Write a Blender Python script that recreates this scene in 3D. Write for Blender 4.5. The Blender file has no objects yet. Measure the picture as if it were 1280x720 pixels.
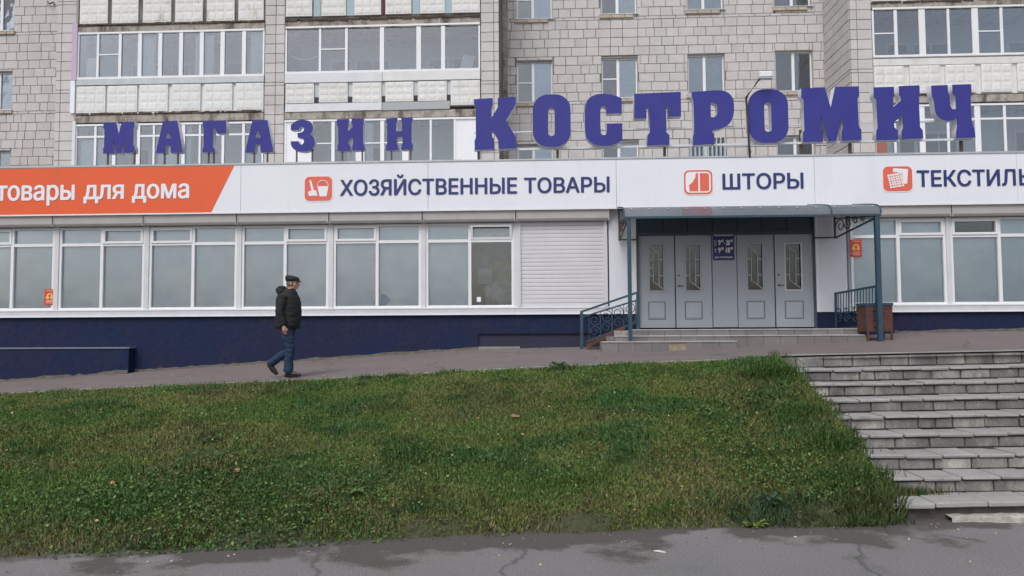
import bpy, bmesh, math, random
import numpy as np
from mathutils import Vector, Matrix, noise as mnoise
random.seed(7); rng = np.random.default_rng(11)
scene = bpy.context.scene
COL = scene.collection
# ------------------------------------------------------------------ camera
EZ = 1.92                      # eye height above the road
YAW, PIT, ROL, F = .04416, .05266, .005414, 947.8
Fv = Vector((-math.sin(YAW)*math.cos(PIT), math.cos(YAW)*math.cos(PIT), math.sin(PIT)))
R0 = Vector((math.cos(YAW), math.sin(YAW), 0)); U0 = R0.cross(Fv)
Rv = R0*math.cos(ROL)-U0*math.sin(ROL); Uv = R0*math.sin(ROL)+U0*math.cos(ROL)
cd = bpy.data.cameras.new('camera'); co = bpy.data.objects.new('camera', cd); COL.objects.link(co)
cd.sensor_width = 36; cd.lens = F*36/1280; cd.clip_start = .1; cd.clip_end = 2000
co.matrix_world = Matrix(((Rv.x,Uv.x,-Fv.x,0),(Rv.y,Uv.y,-Fv.y,0),(Rv.z,Uv.z,-Fv.z,EZ),(0,0,0,1)))
scene.camera = co
scene.render.engine = 'CYCLES'
scene.render.resolution_x = 1024; scene.render.resolution_y = 576
# ------------------------------------------------------------------ light: overcast day
SUN_EL, SUN_ROT = math.radians(52), math.radians(200)
world = bpy.data.worlds.new('World'); scene.world = world; world.use_nodes = True
nt = world.node_tree; bg = nt.nodes['Background']
sky = nt.nodes.new('ShaderNodeTexSky'); sky.sky_type = 'NISHITA'; sky.sun_disc = False
sky.sun_elevation = SUN_EL; sky.sun_rotation = SUN_ROT; sky.air_density = 1.0; sky.dust_density = 4.0
hs = nt.nodes.new('ShaderNodeHueSaturation'); hs.inputs['Saturation'].default_value = .62
nt.links.new(sky.outputs[0], hs.inputs['Color']); nt.links.new(hs.outputs[0], bg.inputs[0])
bg.inputs[1].default_value = .115
sd = bpy.data.lights.new('sun', 'SUN'); so = bpy.data.objects.new('sun', sd); COL.objects.link(so)
sd.energy = 1.0; sd.angle = math.radians(35); sd.color = (.95, .98, 1)
sdir = Vector((math.sin(SUN_ROT)*math.cos(SUN_EL), math.cos(SUN_ROT)*math.cos(SUN_EL), math.sin(SUN_EL)))
so.rotation_euler = sdir.to_track_quat('Z', 'Y').to_euler()
vs = scene.view_settings; vs.view_transform = 'Standard'; vs.look = 'None'; vs.exposure = 0.30; vs.gamma = 1
# measuring helper: the world point on the plane y=Y (or z=Z) that was surveyed at a pixel of the 1280x720 photo
def P(x, y, Y=None, Z=None):
    d = Fv+Rv*((x-640)/F)-Uv*((y-360)/F)
    t = Y/d.y if Y is not None else (Z-EZ)/d.z
    return Vector((d.x*t, d.y*t, d.z*t+EZ))
def PX(x, Y, y=330): return P(x, y, Y).x
def PZ(x, y, Y): return P(x, y, Y).z
# ------------------------------------------------------------------ mesh helpers
def new_obj(name, me, parent=None, m=None):
    o = bpy.data.objects.new(name, me); COL.objects.link(o)
    if m is not None and me is not None:
        me.materials.clear()
        for q in (m if isinstance(m, (list, tuple)) else [m]): me.materials.append(q)
    if parent: o.parent = parent
    return o
class MB:
    def __init__(s): s.v = []; s.f = []; s.mi = []; s.cm = 0
    def poly(s, pts, m=None):
        n = len(s.v); s.v += [tuple(p) for p in pts]; s.f.append(tuple(range(n, n+len(pts)))); s.mi.append(s.cm if m is None else m)
    def box(s, x0, x1, y0, y1, z0, z1):
        if x0 > x1: x0, x1 = x1, x0
        if y0 > y1: y0, y1 = y1, y0
        if z0 > z1: z0, z1 = z1, z0
        n = len(s.v)
        s.v += [(x0,y0,z0),(x1,y0,z0),(x1,y1,z0),(x0,y1,z0),(x0,y0,z1),(x1,y0,z1),(x1,y1,z1),(x0,y1,z1)]
        for q in ((0,3,2,1),(4,5,6,7),(0,1,5,4),(1,2,6,5),(2,3,7,6),(3,0,4,7)): s.f.append(tuple(n+i for i in q)); s.mi.append(s.cm)
        return s
    def cbox(s, x0, x1, y0, y1, z0, z1, b=.01):      # box whose front (-y) edges are chamfered
        if x0 > x1: x0, x1 = x1, x0
        if z0 > z1: z0, z1 = z1, z0
        b = min(b, (x1-x0)*.3, (z1-z0)*.3); n = len(s.v)
        s.v += [(x0,y1,z0),(x1,y1,z0),(x1,y1,z1),(x0,y1,z1), (x0,y0+b,z0),(x1,y0+b,z0),(x1,y0+b,z1),(x0,y0+b,z1),
                (x0+b,y0,z0+b),(x1-b,y0,z0+b),(x1-b,y0,z1-b),(x0+b,y0,z1-b)]
        for q in ((0,1,5,4),(1,2,6,5),(2,3,7,6),(3,0,4,7),(4,5,9,8),(5,6,10,9),(6,7,11,10),(7,4,8,11),(8,9,10,11),(3,2,1,0)): s.f.append(tuple(n+i for i in q)); s.mi.append(s.cm)
        return s
    def tube(s, pts, r, n=6, closed=False):
        pts = [Vector(p) for p in pts]; N = len(pts); base = len(s.v)
        for i, p in enumerate(pts):
            a = pts[i-1] if (i > 0 or closed) else p; b = pts[(i+1) % N] if (i < N-1 or closed) else p
            t = (b-a); t = t.normalized() if t.length > 1e-9 else Vector((0,0,1))
            ref = Vector((0,0,1)) if abs(t.z) < .9 else Vector((1,0,0))
            u = t.cross(ref).normalized(); w = u.cross(t).normalized()
            rr = r[i] if isinstance(r, (list, tuple)) else r
            for k in range(n):
                an = 2*math.pi*(k+.5)/n; q = p+u*math.cos(an)*rr+w*math.sin(an)*rr; s.v.append(tuple(q))
        M = N if closed else N-1
        for i in range(M):
            j = (i+1) % N
            for k in range(n):
                k2 = (k+1) % n; s.f.append((base+i*n+k, base+j*n+k, base+j*n+k2, base+i*n+k2)); s.mi.append(s.cm)
        if not closed:
            s.f.append(tuple(base+k for k in range(n))); s.mi.append(s.cm)
            s.f.append(tuple(base+(N-1)*n+k for k in reversed(range(n)))); s.mi.append(s.cm)
        return s
    def sqtube(s, a, b, w):                          # square bar between two points
        return s.tube([a, b], w*.7071, 4)
    def mesh(s, name):
        me = bpy.data.meshes.new(name); me.from_pydata(s.v, [], s.f); me.update()
        if any(s.mi): me.polygons.foreach_set('material_index', s.mi)
        return me
    def build(s, name, m, parent=None, loc=None, smooth=False, bevel=0):
        me = s.mesh(name)
        bm = bmesh.new(); bm.from_mesh(me); bmesh.ops.recalc_face_normals(bm, faces=bm.faces)
        if bevel: bmesh.ops.bevel(bm, geom=bm.edges[:], offset=bevel, segments=1, affect='EDGES')
        bm.to_mesh(me); bm.free()
        o = new_obj(name, me, parent, m)
        if smooth: me.polygons.foreach_set('use_smooth', [True]*len(me.polygons))
        if loc: o.location = loc
        return o
def box(name, m, parent, *a, bevel=0): return MB().box(*a).build(name, m, parent, bevel=bevel)
def empty(name, loc=(0,0,0)):
    o = bpy.data.objects.new(name, None); COL.objects.link(o); o.location = loc; o.empty_display_size = .2; return o
def tag(o, label=None, cat=None, group=None, kind=None):
    if label: o['label'] = label
    if cat: o['category'] = cat
    if group: o['group'] = group
    if kind: o['kind'] = kind
    return o
def root(name, loc, label, cat, group=None):
    return tag(empty(name, loc), label, cat, group)
def settle(r):      # parts were modelled in world coordinates: hang them on the thing without moving them
    inv = Matrix.Translation(r.location).inverted()
    for c in r.children: c.matrix_parent_inverse = inv
# ------------------------------------------------------------------ materials
MATS = {}
def mat(name, col, rough=.7, col2=None, ns=6., amt=1., rnd=0., bump=0., bs=40., metal=0., spec=.5, stain=None, stain_s=1.2, stain_lo=.55, stain_hi=.7, stretch=None, fine=0., isl=False):
    m = bpy.data.materials.new(name); m.use_nodes = True; t = m.node_tree; N = t.nodes; L = t.links
    b = N['Principled BSDF']; b.inputs['Roughness'].default_value = rough; b.inputs['Metallic'].default_value = metal
    b.inputs['Specular IOR Level'].default_value = spec
    geo = N.new('ShaderNodeNewGeometry'); vec = geo.outputs['Position']
    if stretch:
        mp = N.new('ShaderNodeMapping'); mp.inputs['Scale'].default_value = stretch; L.new(vec, mp.inputs[0]); svec = mp.outputs[0]
    else: svec = vec
    def noise(scale, det=6, v=None, ro=.6):
        n = N.new('ShaderNodeTexNoise'); n.inputs['Scale'].default_value = scale; n.inputs['Detail'].default_value = det; n.inputs['Roughness'].default_value = ro
        L.new(v or vec, n.inputs['Vector']); return n.outputs['Fac']
    def ramp(f, lo, hi):
        r = N.new('ShaderNodeMapRange'); r.inputs[1].default_value = lo; r.inputs[2].default_value = hi; L.new(f, r.inputs[0]); return r.outputs[0]
    def mix(f, a, c, mode='MIX'):
        x = N.new('ShaderNodeMix'); x.data_type = 'RGBA'; x.blend_type = mode
        if isinstance(f, float): x.inputs[0].default_value = f
        else: L.new(f, x.inputs[0])
        for i, q in ((6, a), (7, c)):
            if isinstance(q, tuple): x.inputs[i].default_value = (*q, 1)
            else: L.new(q, x.inputs[i])
        return x.outputs[2]
    c = None
    if col2: c = mix(ramp(noise(ns), .35, .65), col, col2)
    if stain: c = mix(ramp(noise(stain_s, 8, svec, .68), stain_lo, stain_hi), c or col, stain)
    if rnd or fine:
        v = None
        if rnd:
            oi = N.new('ShaderNodeObjectInfo'); f = oi.outputs['Random']
            if isl:
                ad = N.new('ShaderNodeMath'); ad.operation = 'ADD'; L.new(f, ad.inputs[0]); L.new(geo.outputs['Random Per Island'], ad.inputs[1])
                fr = N.new('ShaderNodeMath'); fr.operation = 'FRACT'; L.new(ad.outputs[0], fr.inputs[0]); f = fr.outputs[0]
            r = N.new('ShaderNodeMapRange'); r.inputs[3].default_value = 1-rnd; r.inputs[4].default_value = 1+rnd; L.new(f, r.inputs[0]); v = r.outputs[0]
        if fine:
            r = N.new('ShaderNodeMapRange'); r.inputs[1].default_value = .3; r.inputs[2].default_value = .7; r.inputs[3].default_value = 1-fine; r.inputs[4].default_value = 1+fine
            L.new(noise(bs*1.3, 4), r.inputs[0])
            if v is None: v = r.outputs[0]
            else:
                mu = N.new('ShaderNodeMath'); mu.operation = 'MULTIPLY'; L.new(v, mu.inputs[0]); L.new(r.outputs[0], mu.inputs[1]); v = mu.outputs[0]
        vm = N.new('ShaderNodeVectorMath'); vm.operation = 'SCALE'
        if c is None: vm.inputs[0].default_value = col
        else: L.new(c, vm.inputs[0])
        L.new(v, vm.inputs['Scale']); c = vm.outputs[0]
    if c is None: b.inputs['Base Color'].default_value = (*col, 1)
    else: L.new(c, b.inputs['Base Color'])
    if bump:
        bp = N.new('ShaderNodeBump'); bp.inputs['Strength'].default_value = bump; bp.inputs['Distance'].default_value = .01
        L.new(noise(bs, 5), bp.inputs['Height']); L.new(bp.outputs[0], b.inputs['Normal'])
    MATS[name] = m; return m
def glass(name, tint=(.8,.86,.88), refl=1.0, rough=0.02, wav=.15):
    m = bpy.data.materials.new(name); m.use_nodes = True; t = m.node_tree; N = t.nodes; L = t.links
    N.remove(N['Principled BSDF']); out = N['Material Output']
    tr = N.new('ShaderNodeBsdfTransparent'); tr.inputs[0].default_value = (*tint, 1)
    gl = N.new('ShaderNodeBsdfGlossy'); gl.inputs['Roughness'].default_value = rough; gl.inputs[0].default_value = (.95,.97,1,1)
    lw = N.new('ShaderNodeFresnel'); lw.inputs['IOR'].default_value = 1.5
    mu = N.new('ShaderNodeMath'); mu.operation = 'MULTIPLY_ADD'; mu.inputs[1].default_value = 1.9*refl; mu.inputs[2].default_value = 0.0; mu.use_clamp = True
    L.new(lw.outputs[0], mu.inputs[0])
    mx = N.new('ShaderNodeMixShader'); L.new(mu.outputs[0], mx.inputs[0]); L.new(tr.outputs[0], mx.inputs[1]); L.new(gl.outputs[0], mx.inputs[2])
    nz = N.new('ShaderNodeTexNoise'); nz.inputs['Scale'].default_value = 1.3
    g = N.new('ShaderNodeNewGeometry'); L.new(g.outputs['Position'], nz.inputs['Vector'])
    bp = N.new('ShaderNodeBump'); bp.inputs['Strength'].default_value = wav; bp.inputs['Distance'].default_value = .05; L.new(nz.outputs['Fac'], bp.inputs['Height'])
    L.new(bp.outputs[0], gl.inputs['Normal']); L.new(bp.outputs[0], lw.inputs['Normal'])
    L.new(mx.outputs[0], out.inputs['Surface']); MATS[name] = m; return m
M_block = mat('silicate_block', (.515,.49,.475), .9, (.57,.545,.53), 3, rnd=.055, bump=.35, bs=60, stain=(.40,.37,.35), stain_s=.5, stain_lo=.56, stain_hi=.85, fine=.05, isl=True)
M_blockd = mat('weathered_silicate_block', (.40,.37,.35), .9, (.45,.42,.39), 3, rnd=.08, bump=.35, bs=60, fine=.05, isl=True)
M_mortar = mat('mortar', (.125,.115,.108), .95, (.24,.22,.20), 1.6)
M_sillbrick = mat('sill_brick', (.50,.43,.34), .9, (.42,.35,.28), 9, rnd=.08)
M_conc = mat('stained_concrete', (.42,.385,.34), .9, (.30,.27,.23), 7, bump=.3, stain=(.085,.065,.05), stain_s=3.5, stain_lo=.47, stain_hi=.66, stretch=(1,1,.35), fine=.1)
M_panel = mat('whitewashed_parapet', (.66,.65,.62), .85, (.73,.72,.70), 5, rnd=.04, bump=.2, stain=(.40,.36,.28), stain_s=2.2, stain_lo=.58, stain_hi=.8, stretch=(1,1,.5), fine=.04)
M_panel2 = mat('white_parapet', (.72,.72,.71), .8, (.66,.66,.65), 5, rnd=.03, stain=(.55,.53,.48), stain_s=2.2, stain_lo=.6, stain_hi=.8)
M_pvc = mat('white_pvc', (.80,.81,.83), .35, (.76,.77,.79), 2)
M_grime = mat('grime_streak', (.42,.41,.41), .7)
M_pvc2 = mat('dull_white_pvc', (.66,.67,.69), .45, (.60,.61,.63), 3)
M_lav = mat('lavender_paint', (.50,.40,.52), .7)
M_brown = mat('dull_brown_render', (.33,.29,.29), .9)
M_flash = mat('galvanised_sheet', (.50,.53,.55), .4, (.42,.45,.47), 4, metal=.3)
M_white = mat('white_cladding', (.79,.815,.865), .45, (.75,.775,.825), .6, stain=(.64,.66,.70), stain_s=2.2, stain_lo=.56, stain_hi=.95, stretch=(1,1,.15), bump=.12, bs=1.2)
M_wallw = mat('white_wall_paint', (.70,.72,.78), .7, (.66,.68,.73), 2, bump=.1)
M_sillb = mat('sill_board', (.60,.60,.64), .5, (.54,.54,.58), 3)
M_orange = mat('orange_vinyl', (.80,.135,.05), .5, (.76,.125,.045), 1., spec=.3)
M_navytxt = mat('navy_vinyl', (.022,.035,.16), .4)
M_whitetxt = mat('white_vinyl', (.82,.83,.88), .4)
M_redlogo = mat('coral_vinyl', (.74,.14,.085), .4)
M_lface = mat('blue_letter_face', (.042,.043,.255), .4, (.048,.050,.265), 3, spec=.25)
M_lside = mat('white_letter_side', (.66,.68,.72), .5, (.58,.60,.64), 3)
M_steel = mat('dark_steel', (.07,.07,.075), .6, (.12,.08,.06), 12, metal=.3)
M_house = mat('shutter_housing', (.42,.40,.39), .5, (.46,.44,.43), 3)
M_slat = mat('shutter_slat', (.64,.63,.67), .5, (.60,.59,.63), 2, stain=(.45,.44,.46), stain_s=6, stain_lo=.66, stain_hi=.72)
M_blind = mat('pale_blind', (.70,.79,.87), .85, (.64,.735,.82), 1.3, stain=(.93,.96,.97), stain_s=.7, stain_lo=.45, stain_hi=.8)  # pale mottling in the cloth colour also stands in for cloudy reflections
M_dark = mat('dark_interior', (.045,.05,.055), .9)
M_room = mat('loggia_wall', (.60,.60,.61), .9, (.52,.52,.55), 1.5)
M_roomd = mat('loggia_inner_glass', (.08,.09,.10), .3)
M_dimroom = mat('dim_shop_room', (.30,.32,.36), .9, (.16,.17,.19), 2.5)
M_goods = mat('pale_goods', (.34,.37,.40), .9, (.22,.25,.27), 6)
M_goods2 = mat('tan_goods', (.30,.26,.20), .9, (.20,.18,.16), 6)
M_curt = mat('white_curtain', (.76,.79,.80), .9, (.62,.66,.70), 9, stretch=(1,1,.05))
M_navy = mat('navy_plinth_paint', (.009,.020,.062), .7, (.018,.020,.055), .9, spec=.2, bump=.45, bs=9, stain=(.030,.030,.045), stain_s=1.6, stain_lo=.55, stain_hi=.85, fine=.2)
M_navyd = mat('dull_plinth_render', (.022,.024,.036), .8, (.022,.026,.062), 1.6, bump=.4, bs=20, fine=.15)  # duller, greyer blue than the plinth paint
M_ledge = mat('ledge_cap', (.20,.22,.28), .8, (.15,.17,.22), 6)
M_door = mat('grey_painted_door', (.375,.405,.445), .5, (.35,.38,.42), 1.5, rnd=.05)
M_doorin = mat('door_groove', (.10,.115,.13), .6)
M_transom = mat('transom_panel', (.045,.07,.095), .35, (.06,.085,.11), 2)
M_teal = mat('teal_paint', (.020,.055,.090), .5, (.028,.070,.105), 9, stain=(.07,.035,.025), stain_s=8, stain_lo=.66, stain_hi=.74)
M_canopy = None
M_rust = mat('rusty_steel', (.13,.05,.034), .85, (.075,.032,.026), 8, bump=.3, stain=(.15,.06,.04), stain_s=10, stain_lo=.55, stain_hi=.7)
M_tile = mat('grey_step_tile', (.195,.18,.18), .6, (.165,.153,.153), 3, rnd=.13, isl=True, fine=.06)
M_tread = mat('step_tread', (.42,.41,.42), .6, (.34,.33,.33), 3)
M_mort2 = mat('beige_mortar', (.36,.30,.21), .95, (.24,.20,.15), 14, bump=.8, bs=30)
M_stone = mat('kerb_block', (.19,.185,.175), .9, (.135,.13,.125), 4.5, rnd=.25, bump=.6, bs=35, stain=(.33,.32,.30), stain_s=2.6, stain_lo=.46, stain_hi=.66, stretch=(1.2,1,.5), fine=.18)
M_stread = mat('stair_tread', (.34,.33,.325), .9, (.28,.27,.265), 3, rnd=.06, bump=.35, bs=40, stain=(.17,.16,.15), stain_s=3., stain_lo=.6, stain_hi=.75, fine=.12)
M_joint = mat('dirt_joint', (.07,.063,.057), 1., (.11,.10,.09), 8)
M_crumb = mat('crumbled_footing', (.48,.46,.42), .95, (.30,.28,.25), 9, bump=1., bs=22, fine=.15)
M_asph = None
def asphalt(name, base, alt, dark, dk_lo, dk_hi, band=None, crack=.5):
    m = mat(name, base, .88, alt, .9, bump=.6, bs=90, stain=dark, stain_s=.55, stain_lo=dk_lo, stain_hi=dk_hi, fine=.22)
    t = m.node_tree; N = t.nodes; L = t.links; b = N['Principled BSDF']; src = b.inputs['Base Color'].links[0].from_socket
    geo = N.new('ShaderNodeNewGeometry')
    nz = N.new('ShaderNodeTexNoise'); nz.inputs['Scale'].default_value = 1.1; nz.inputs['Detail'].default_value = 7; L.new(geo.outputs['Position'], nz.inputs['Vector'])
    ad = N.new('ShaderNodeMix'); ad.data_type = 'RGBA'; ad.blend_type = 'LINEAR_LIGHT'; ad.inputs[0].default_value = .35
    L.new(geo.outputs['Position'], ad.inputs[6]); L.new(nz.outputs['Color'], ad.inputs[7])
    vo = N.new('ShaderNodeTexVoronoi'); vo.feature = 'DISTANCE_TO_EDGE'; vo.inputs['Scale'].default_value = crack; L.new(ad.outputs[2], vo.inputs['Vector'])
    r = N.new('ShaderNodeMapRange'); r.inputs[1].default_value = .002; r.inputs[2].default_value = .008; r.inputs[3].default_value = .6; r.inputs[4].default_value = 1; L.new(vo.outputs['Distance'], r.inputs[0])
    vm = N.new('ShaderNodeVectorMath'); vm.operation = 'SCALE'; L.new(src, vm.inputs[0]); L.new(r.outputs[0], vm.inputs['Scale']); cur = vm.outputs[0]
    if band:          # damp, soil-stained asphalt along the foot of the bank, ragged edge
        c0, k, w0, w1, colr = band
        sp = N.new('ShaderNodeSeparateXYZ'); L.new(geo.outputs['Position'], sp.inputs[0])
        a = N.new('ShaderNodeMath'); a.operation = 'MULTIPLY_ADD'; a.inputs[1].default_value = -k; L.new(sp.outputs[0], a.inputs[0]); L.new(sp.outputs[1], a.inputs[2])
        n2 = N.new('ShaderNodeTexNoise'); n2.inputs['Scale'].default_value = .9; n2.inputs['Detail'].default_value = 9; n2.inputs['Roughness'].default_value = .62; L.new(geo.outputs['Position'], n2.inputs['Vector'])
        a2 = N.new('ShaderNodeMath'); a2.operation = 'MULTIPLY_ADD'; a2.inputs[1].default_value = 3.6; L.new(n2.outputs['Fac'], a2.inputs[0]); L.new(a.outputs[0], a2.inputs[2])
        r2 = N.new('ShaderNodeMapRange'); r2.inputs[1].default_value = c0+w0; r2.inputs[2].default_value = c0+w1; L.new(a2.outputs[0], r2.inputs[0])
        mx = N.new('ShaderNodeMix'); mx.data_type = 'RGBA'; L.new(r2.outputs[0], mx.inputs[0]); L.new(cur, mx.inputs[6]); mx.inputs[7].default_value = (*colr, 1); 
        f = N.new('ShaderNodeTexNoise'); f.inputs['Scale'].default_value = 60; L.new(geo.outputs['Position'], f.inputs['Vector'])
        fr = N.new('ShaderNodeMapRange'); fr.inputs[1].default_value = .3; fr.inputs[2].default_value = .7; fr.inputs[3].default_value = .75; fr.inputs[4].default_value = 1.25; L.new(f.outputs[0], fr.inputs[0])
        v2 = N.new('ShaderNodeVectorMath'); v2.operation = 'SCALE'; L.new(mx.outputs[2], v2.inputs[0]); L.new(fr.outputs[0], v2.inputs['Scale']); cur = v2.outputs[0]
    L.new(cur, b.inputs['Base Color']); return m
M_road = asphalt('road_asphalt', (.195,.187,.187), (.17,.165,.163), (.125,.118,.115), .58, .66, band=(7.65, .16, .72, .95, (.088,.079,.073)), crack=.30)
M_pave = asphalt('pavement_asphalt', (.18,.15,.147), (.16,.135,.131), (.11,.09,.086), .6, .72, crack=.4)
M_strip = mat('concrete_strip', (.29,.275,.265), .9, (.24,.23,.22), 2, bump=.3, stain=(.17,.155,.15), stain_s=1.5, fine=.12)
M_soil = mat('soil', (.066,.062,.036), 1., (.050,.058,.025), 2.5, bump=1., bs=25, fine=.3)
GL_apt = glass('apartment_glass', (.88,.92,.95), 1.6)
GL_shop = glass('shop_glass', (.93,.96,.97), 1.2)
GL_door = glass('door_glass', (.6,.65,.65), 1.0)
# ------------------------------------------------------------------ ground levels
Xt = [-20,-9.0,-6.73,-4.12,-1.02,.21,1.385,3.36,4.2,8,16]; Zt = [-1.45,-1.06,-.94,-.845,-.665,-.60,-.545,-.47,-.45,-.385,-.25]
Yt = [12.9,12.2,12.0,12.0,11.7,11.5,11.3,11.08,11.04,11.0,11.0]
Xw = [-20,-12.56,-9.5,-6.3,-1.48,.94,2.2,6.,7.67,10.4,16]; Zw = [-1.65,-1.17,-.96,-.768,-.463,-.42,-.45,-.26,-.151,-.113,-.06]
def ytop(x): return float(np.interp(x, Xt, Yt))
def ztop(x): return float(np.interp(x, Xt, Zt))+EZ
def zpav(x, y):
    f = min(max((y-ytop(x))/(17-ytop(x)), 0), 1)**1.8
    return ztop(x)*(1-f)+(float(np.interp(x, Xw, Zw))+EZ)*f
Xb = [-20,-8,-4.64,-.63,1.5,3.46,4.4]; Yb = [4.6,5.5,6.12,6.98,7.3,7.56,7.72]
def ybot(x): return float(np.interp(x, Xb, Yb))
def xr(v): return 3.24+.24*v
def zbank(x, v):      # v = 0 top edge .. 1 foot
    zt, zb = ztop(x), .02
    s = v**1.12*.80+.20*(3*v*v-2*v*v*v)
    n = .05*mnoise.noise(Vector((x*.8, v*4, 3)))+.025*mnoise.noise(Vector((x*2.6, v*13, 9)))
    e = min(max((x-2.3)/1.0, 0), 1); e = e*e*(3-2*e)
    foot = .15*min(max((v-.925)/.075, 0), 1)
    return zt+(zb-zt)*s+n*math.sin(math.pi*min(max(v,0),1))+.17*e*math.sin(math.pi*min(max(v,0),1))**.6-foot
def grid(name, m, fn, nu, nv, kind='structure', label=None):
    V = [fn(i/nu, j/nv) for j in range(nv+1) for i in range(nu+1)]
    Fc = [(j*(nu+1)+i, j*(nu+1)+i+1, (j+1)*(nu+1)+i+1, (j+1)*(nu+1)+i) for j in range(nv) for i in range(nu)]
    me = bpy.data.meshes.new(name); me.from_pydata(V, [], Fc); me.update(); me.polygons.foreach_set('use_smooth', [True]*len(Fc))
    o = new_obj(name, me, None, m); bm = bmesh.new(); bm.from_mesh(me); bmesh.ops.recalc_face_normals(bm, faces=bm.faces)
    if sum(f.normal.z for f in bm.faces) < 0: bmesh.ops.reverse_faces(bm, faces=bm.faces)
    bm.to_mesh(me); bm.free()
    if kind: o['kind'] = kind
    return o
# road sheet out to the horizon
grid('road', M_road, lambda u, v: (-400+800*u, -400+1000*v, 0.0+(.0)), 8, 8)
grid('pavement', M_pave, lambda u, v: ((x := -20+36*u), (y := ytop(x)-.05+(17.3-ytop(x)+.05)*v), zpav(x, y)-.004+.008*mnoise.noise(Vector((x*1.1, y*1.1, 0)))), 120, 30)
grid('bank_soil', M_soil, lambda u, v: ((x := -20+(xr(v)+.02+20)*u), ytop(x)+(ybot(x)-ytop(x))*v-(.16*mnoise.noise(Vector((x*1.3, 0, 0)))+.08*mnoise.noise(Vector((x*5.3, 2, 0))))*(v > .9), zbank(x, v)), 200, 60)
# fill under the pavement so it is solid from the side
fl = MB(); fl.box(-20, 16, 11.6, 17.0, -.3, .2); fl.build('ground', M_soil)['kind'] = 'structure'
# ------------------------------------------------------------------ outdoor stairs
st = root('stone_staircase', (7, 11, EZ-.39), 'wide worn concrete block staircase climbing beside the grassy bank, bottom right', 'stairs')
SL = .0175; SX0, SX1 = 3.0, 14.0
def lift(x): return SL*(x-5.2)
block_cache = {}
def chunk(w, d, h, k):
    key = (round(w,2), round(d,2), round(h,2), k)
    if key in block_cache: return block_cache[key]
    bm = bmesh.new(); bmesh.ops.create_cube(bm, size=1)
    for v in bm.verts: v.co = Vector((v.co.x*w, v.co.y*d, v.co.z*h))
    bmesh.ops.bevel(bm, geom=bm.edges[:], offset=.009, segments=1, affect='EDGES')
    r = random.Random(k*31+int(w*100))
    for v in bm.verts: v.co += Vector((r.uniform(-.004,.004), r.uniform(-.004,.004), r.uniform(-.003,.003)))
    me = bpy.data.meshes.new('block'); bm.to_mesh(me); bm.free(); block_cache[key] = me; return me
rs = random.Random(5)
for i in range(9):
    yf = 11.0-.4*i; zt = EZ-.395-.166*i            # front edge and top of tread i (at x = 5.2)
    x0 = SX0+(.0 if i < 8 else .15)
    core = MB(); zb = zt-.166-.09
    core.poly([(x0, yf+.035, zb+lift(x0)), (SX1, yf+.035, zb+lift(SX1)), (SX1, yf+.035, zt-.012+lift(SX1)), (x0, yf+.035, zt-.012+lift(x0))])
    core.poly([(x0, yf+.035, zt-.012+lift(x0)), (SX1, yf+.035, zt-.012+lift(SX1)), (SX1, yf+.47, zt-.012+lift(SX1)), (x0, yf+.47, zt-.012+lift(x0))])
    core.poly([(x0, yf+.035, zb+lift(x0)), (x0, yf+.47, zb+lift(x0)), (x0, yf+.47, zt-.012+lift(x0)), (x0, yf+.035, zt-.012+lift(x0))])
    step = core.build('step', M_joint, st)
    bw = .39 if i < 8 else .5
    # tread slabs
    x = x0-rs.uniform(0, .3); k = 0
    if i > 0:
        while x < SX1-.3:
            w = bw*rs.choice([1,1,1,1.02,.98]); me = chunk(w-.014, .44 if i < 8 else .47, .034 if i < 8 else .048, rs.randrange(4))
            o = bpy.data.objects.new('tread_slab', me); COL.objects.link(o); o.parent = step
            o.location = (x+w/2, yf+.20+rs.uniform(-.008,.006), zt-(.017 if i < 8 else .024)+lift(x)+rs.uniform(-.007,.005)); o.rotation_euler = (rs.uniform(-.006,.004), math.radians(-1)+rs.uniform(-.006,.006), rs.uniform(-.005,.005))
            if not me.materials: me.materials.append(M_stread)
            x += w
    # riser blocks
    x = x0-rs.uniform(0, .3)
    if i < 8:
        while x < SX1-.3:
            w = .39*rs.choice([1,1,1,1.03,.97,.52 if rs.random() < .25 else 1]); h = .166-.058 if i else .140
            me = chunk(w-.014, .09, h, 4+rs.randrange(4)); o = bpy.data.objects.new('block', me); COL.objects.link(o); o.parent = step
            o.location = (x+w/2, yf+.055+rs.uniform(-.006,.008), zt-(.050 if i else .018)-h/2+lift(x)); o.rotation_euler = (0, math.radians(-1)+rs.uniform(-.008,.008), rs.uniform(-.01,.01))
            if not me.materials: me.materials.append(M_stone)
            x += w
# crumbling footing under the lowest slab
cr = MB(); NS = 260; pr = []
for k in range(NS+1):
    x = 3.95+10.0*k/NS; j = .045*mnoise.noise(Vector((x*3, 1, 0)))+.03*mnoise.noise(Vector((x*11, 5, 0))); t2 = .018*mnoise.noise(Vector((x*9, 8, 0)))
    pr.append([(x, 7.70+j*1.4, -.02), (x, 7.705+j*1.4, .045+t2), (x, 7.75+j*1.2, .07+t2+lift(x)), (x, 8.1, .08+lift(x))])
for k in range(NS):
    for q in range(3): cr.poly([pr[k][q], pr[k+1][q], pr[k+1][q+1], pr[k][q+1]])
cr.build('footing', M_crumb, st)
settle(st)
# concrete strip at the head of the stairs
def strip_fn(u, v):
    x = 3.35+10.65*u; y = 11.035+.62*v
    return (x, y+.02*mnoise.noise(Vector((x*3, v, 2))), EZ-.391+lift(x)+.004+ (zpav(x, y)-(EZ-.391+lift(x)) if v > .5 else 0)*(v*2-1 if v > .5 else 0)+ .012*(v > .1)*(1-v))
grid('concrete_strip', M_strip, strip_fn, 60, 6)
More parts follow.
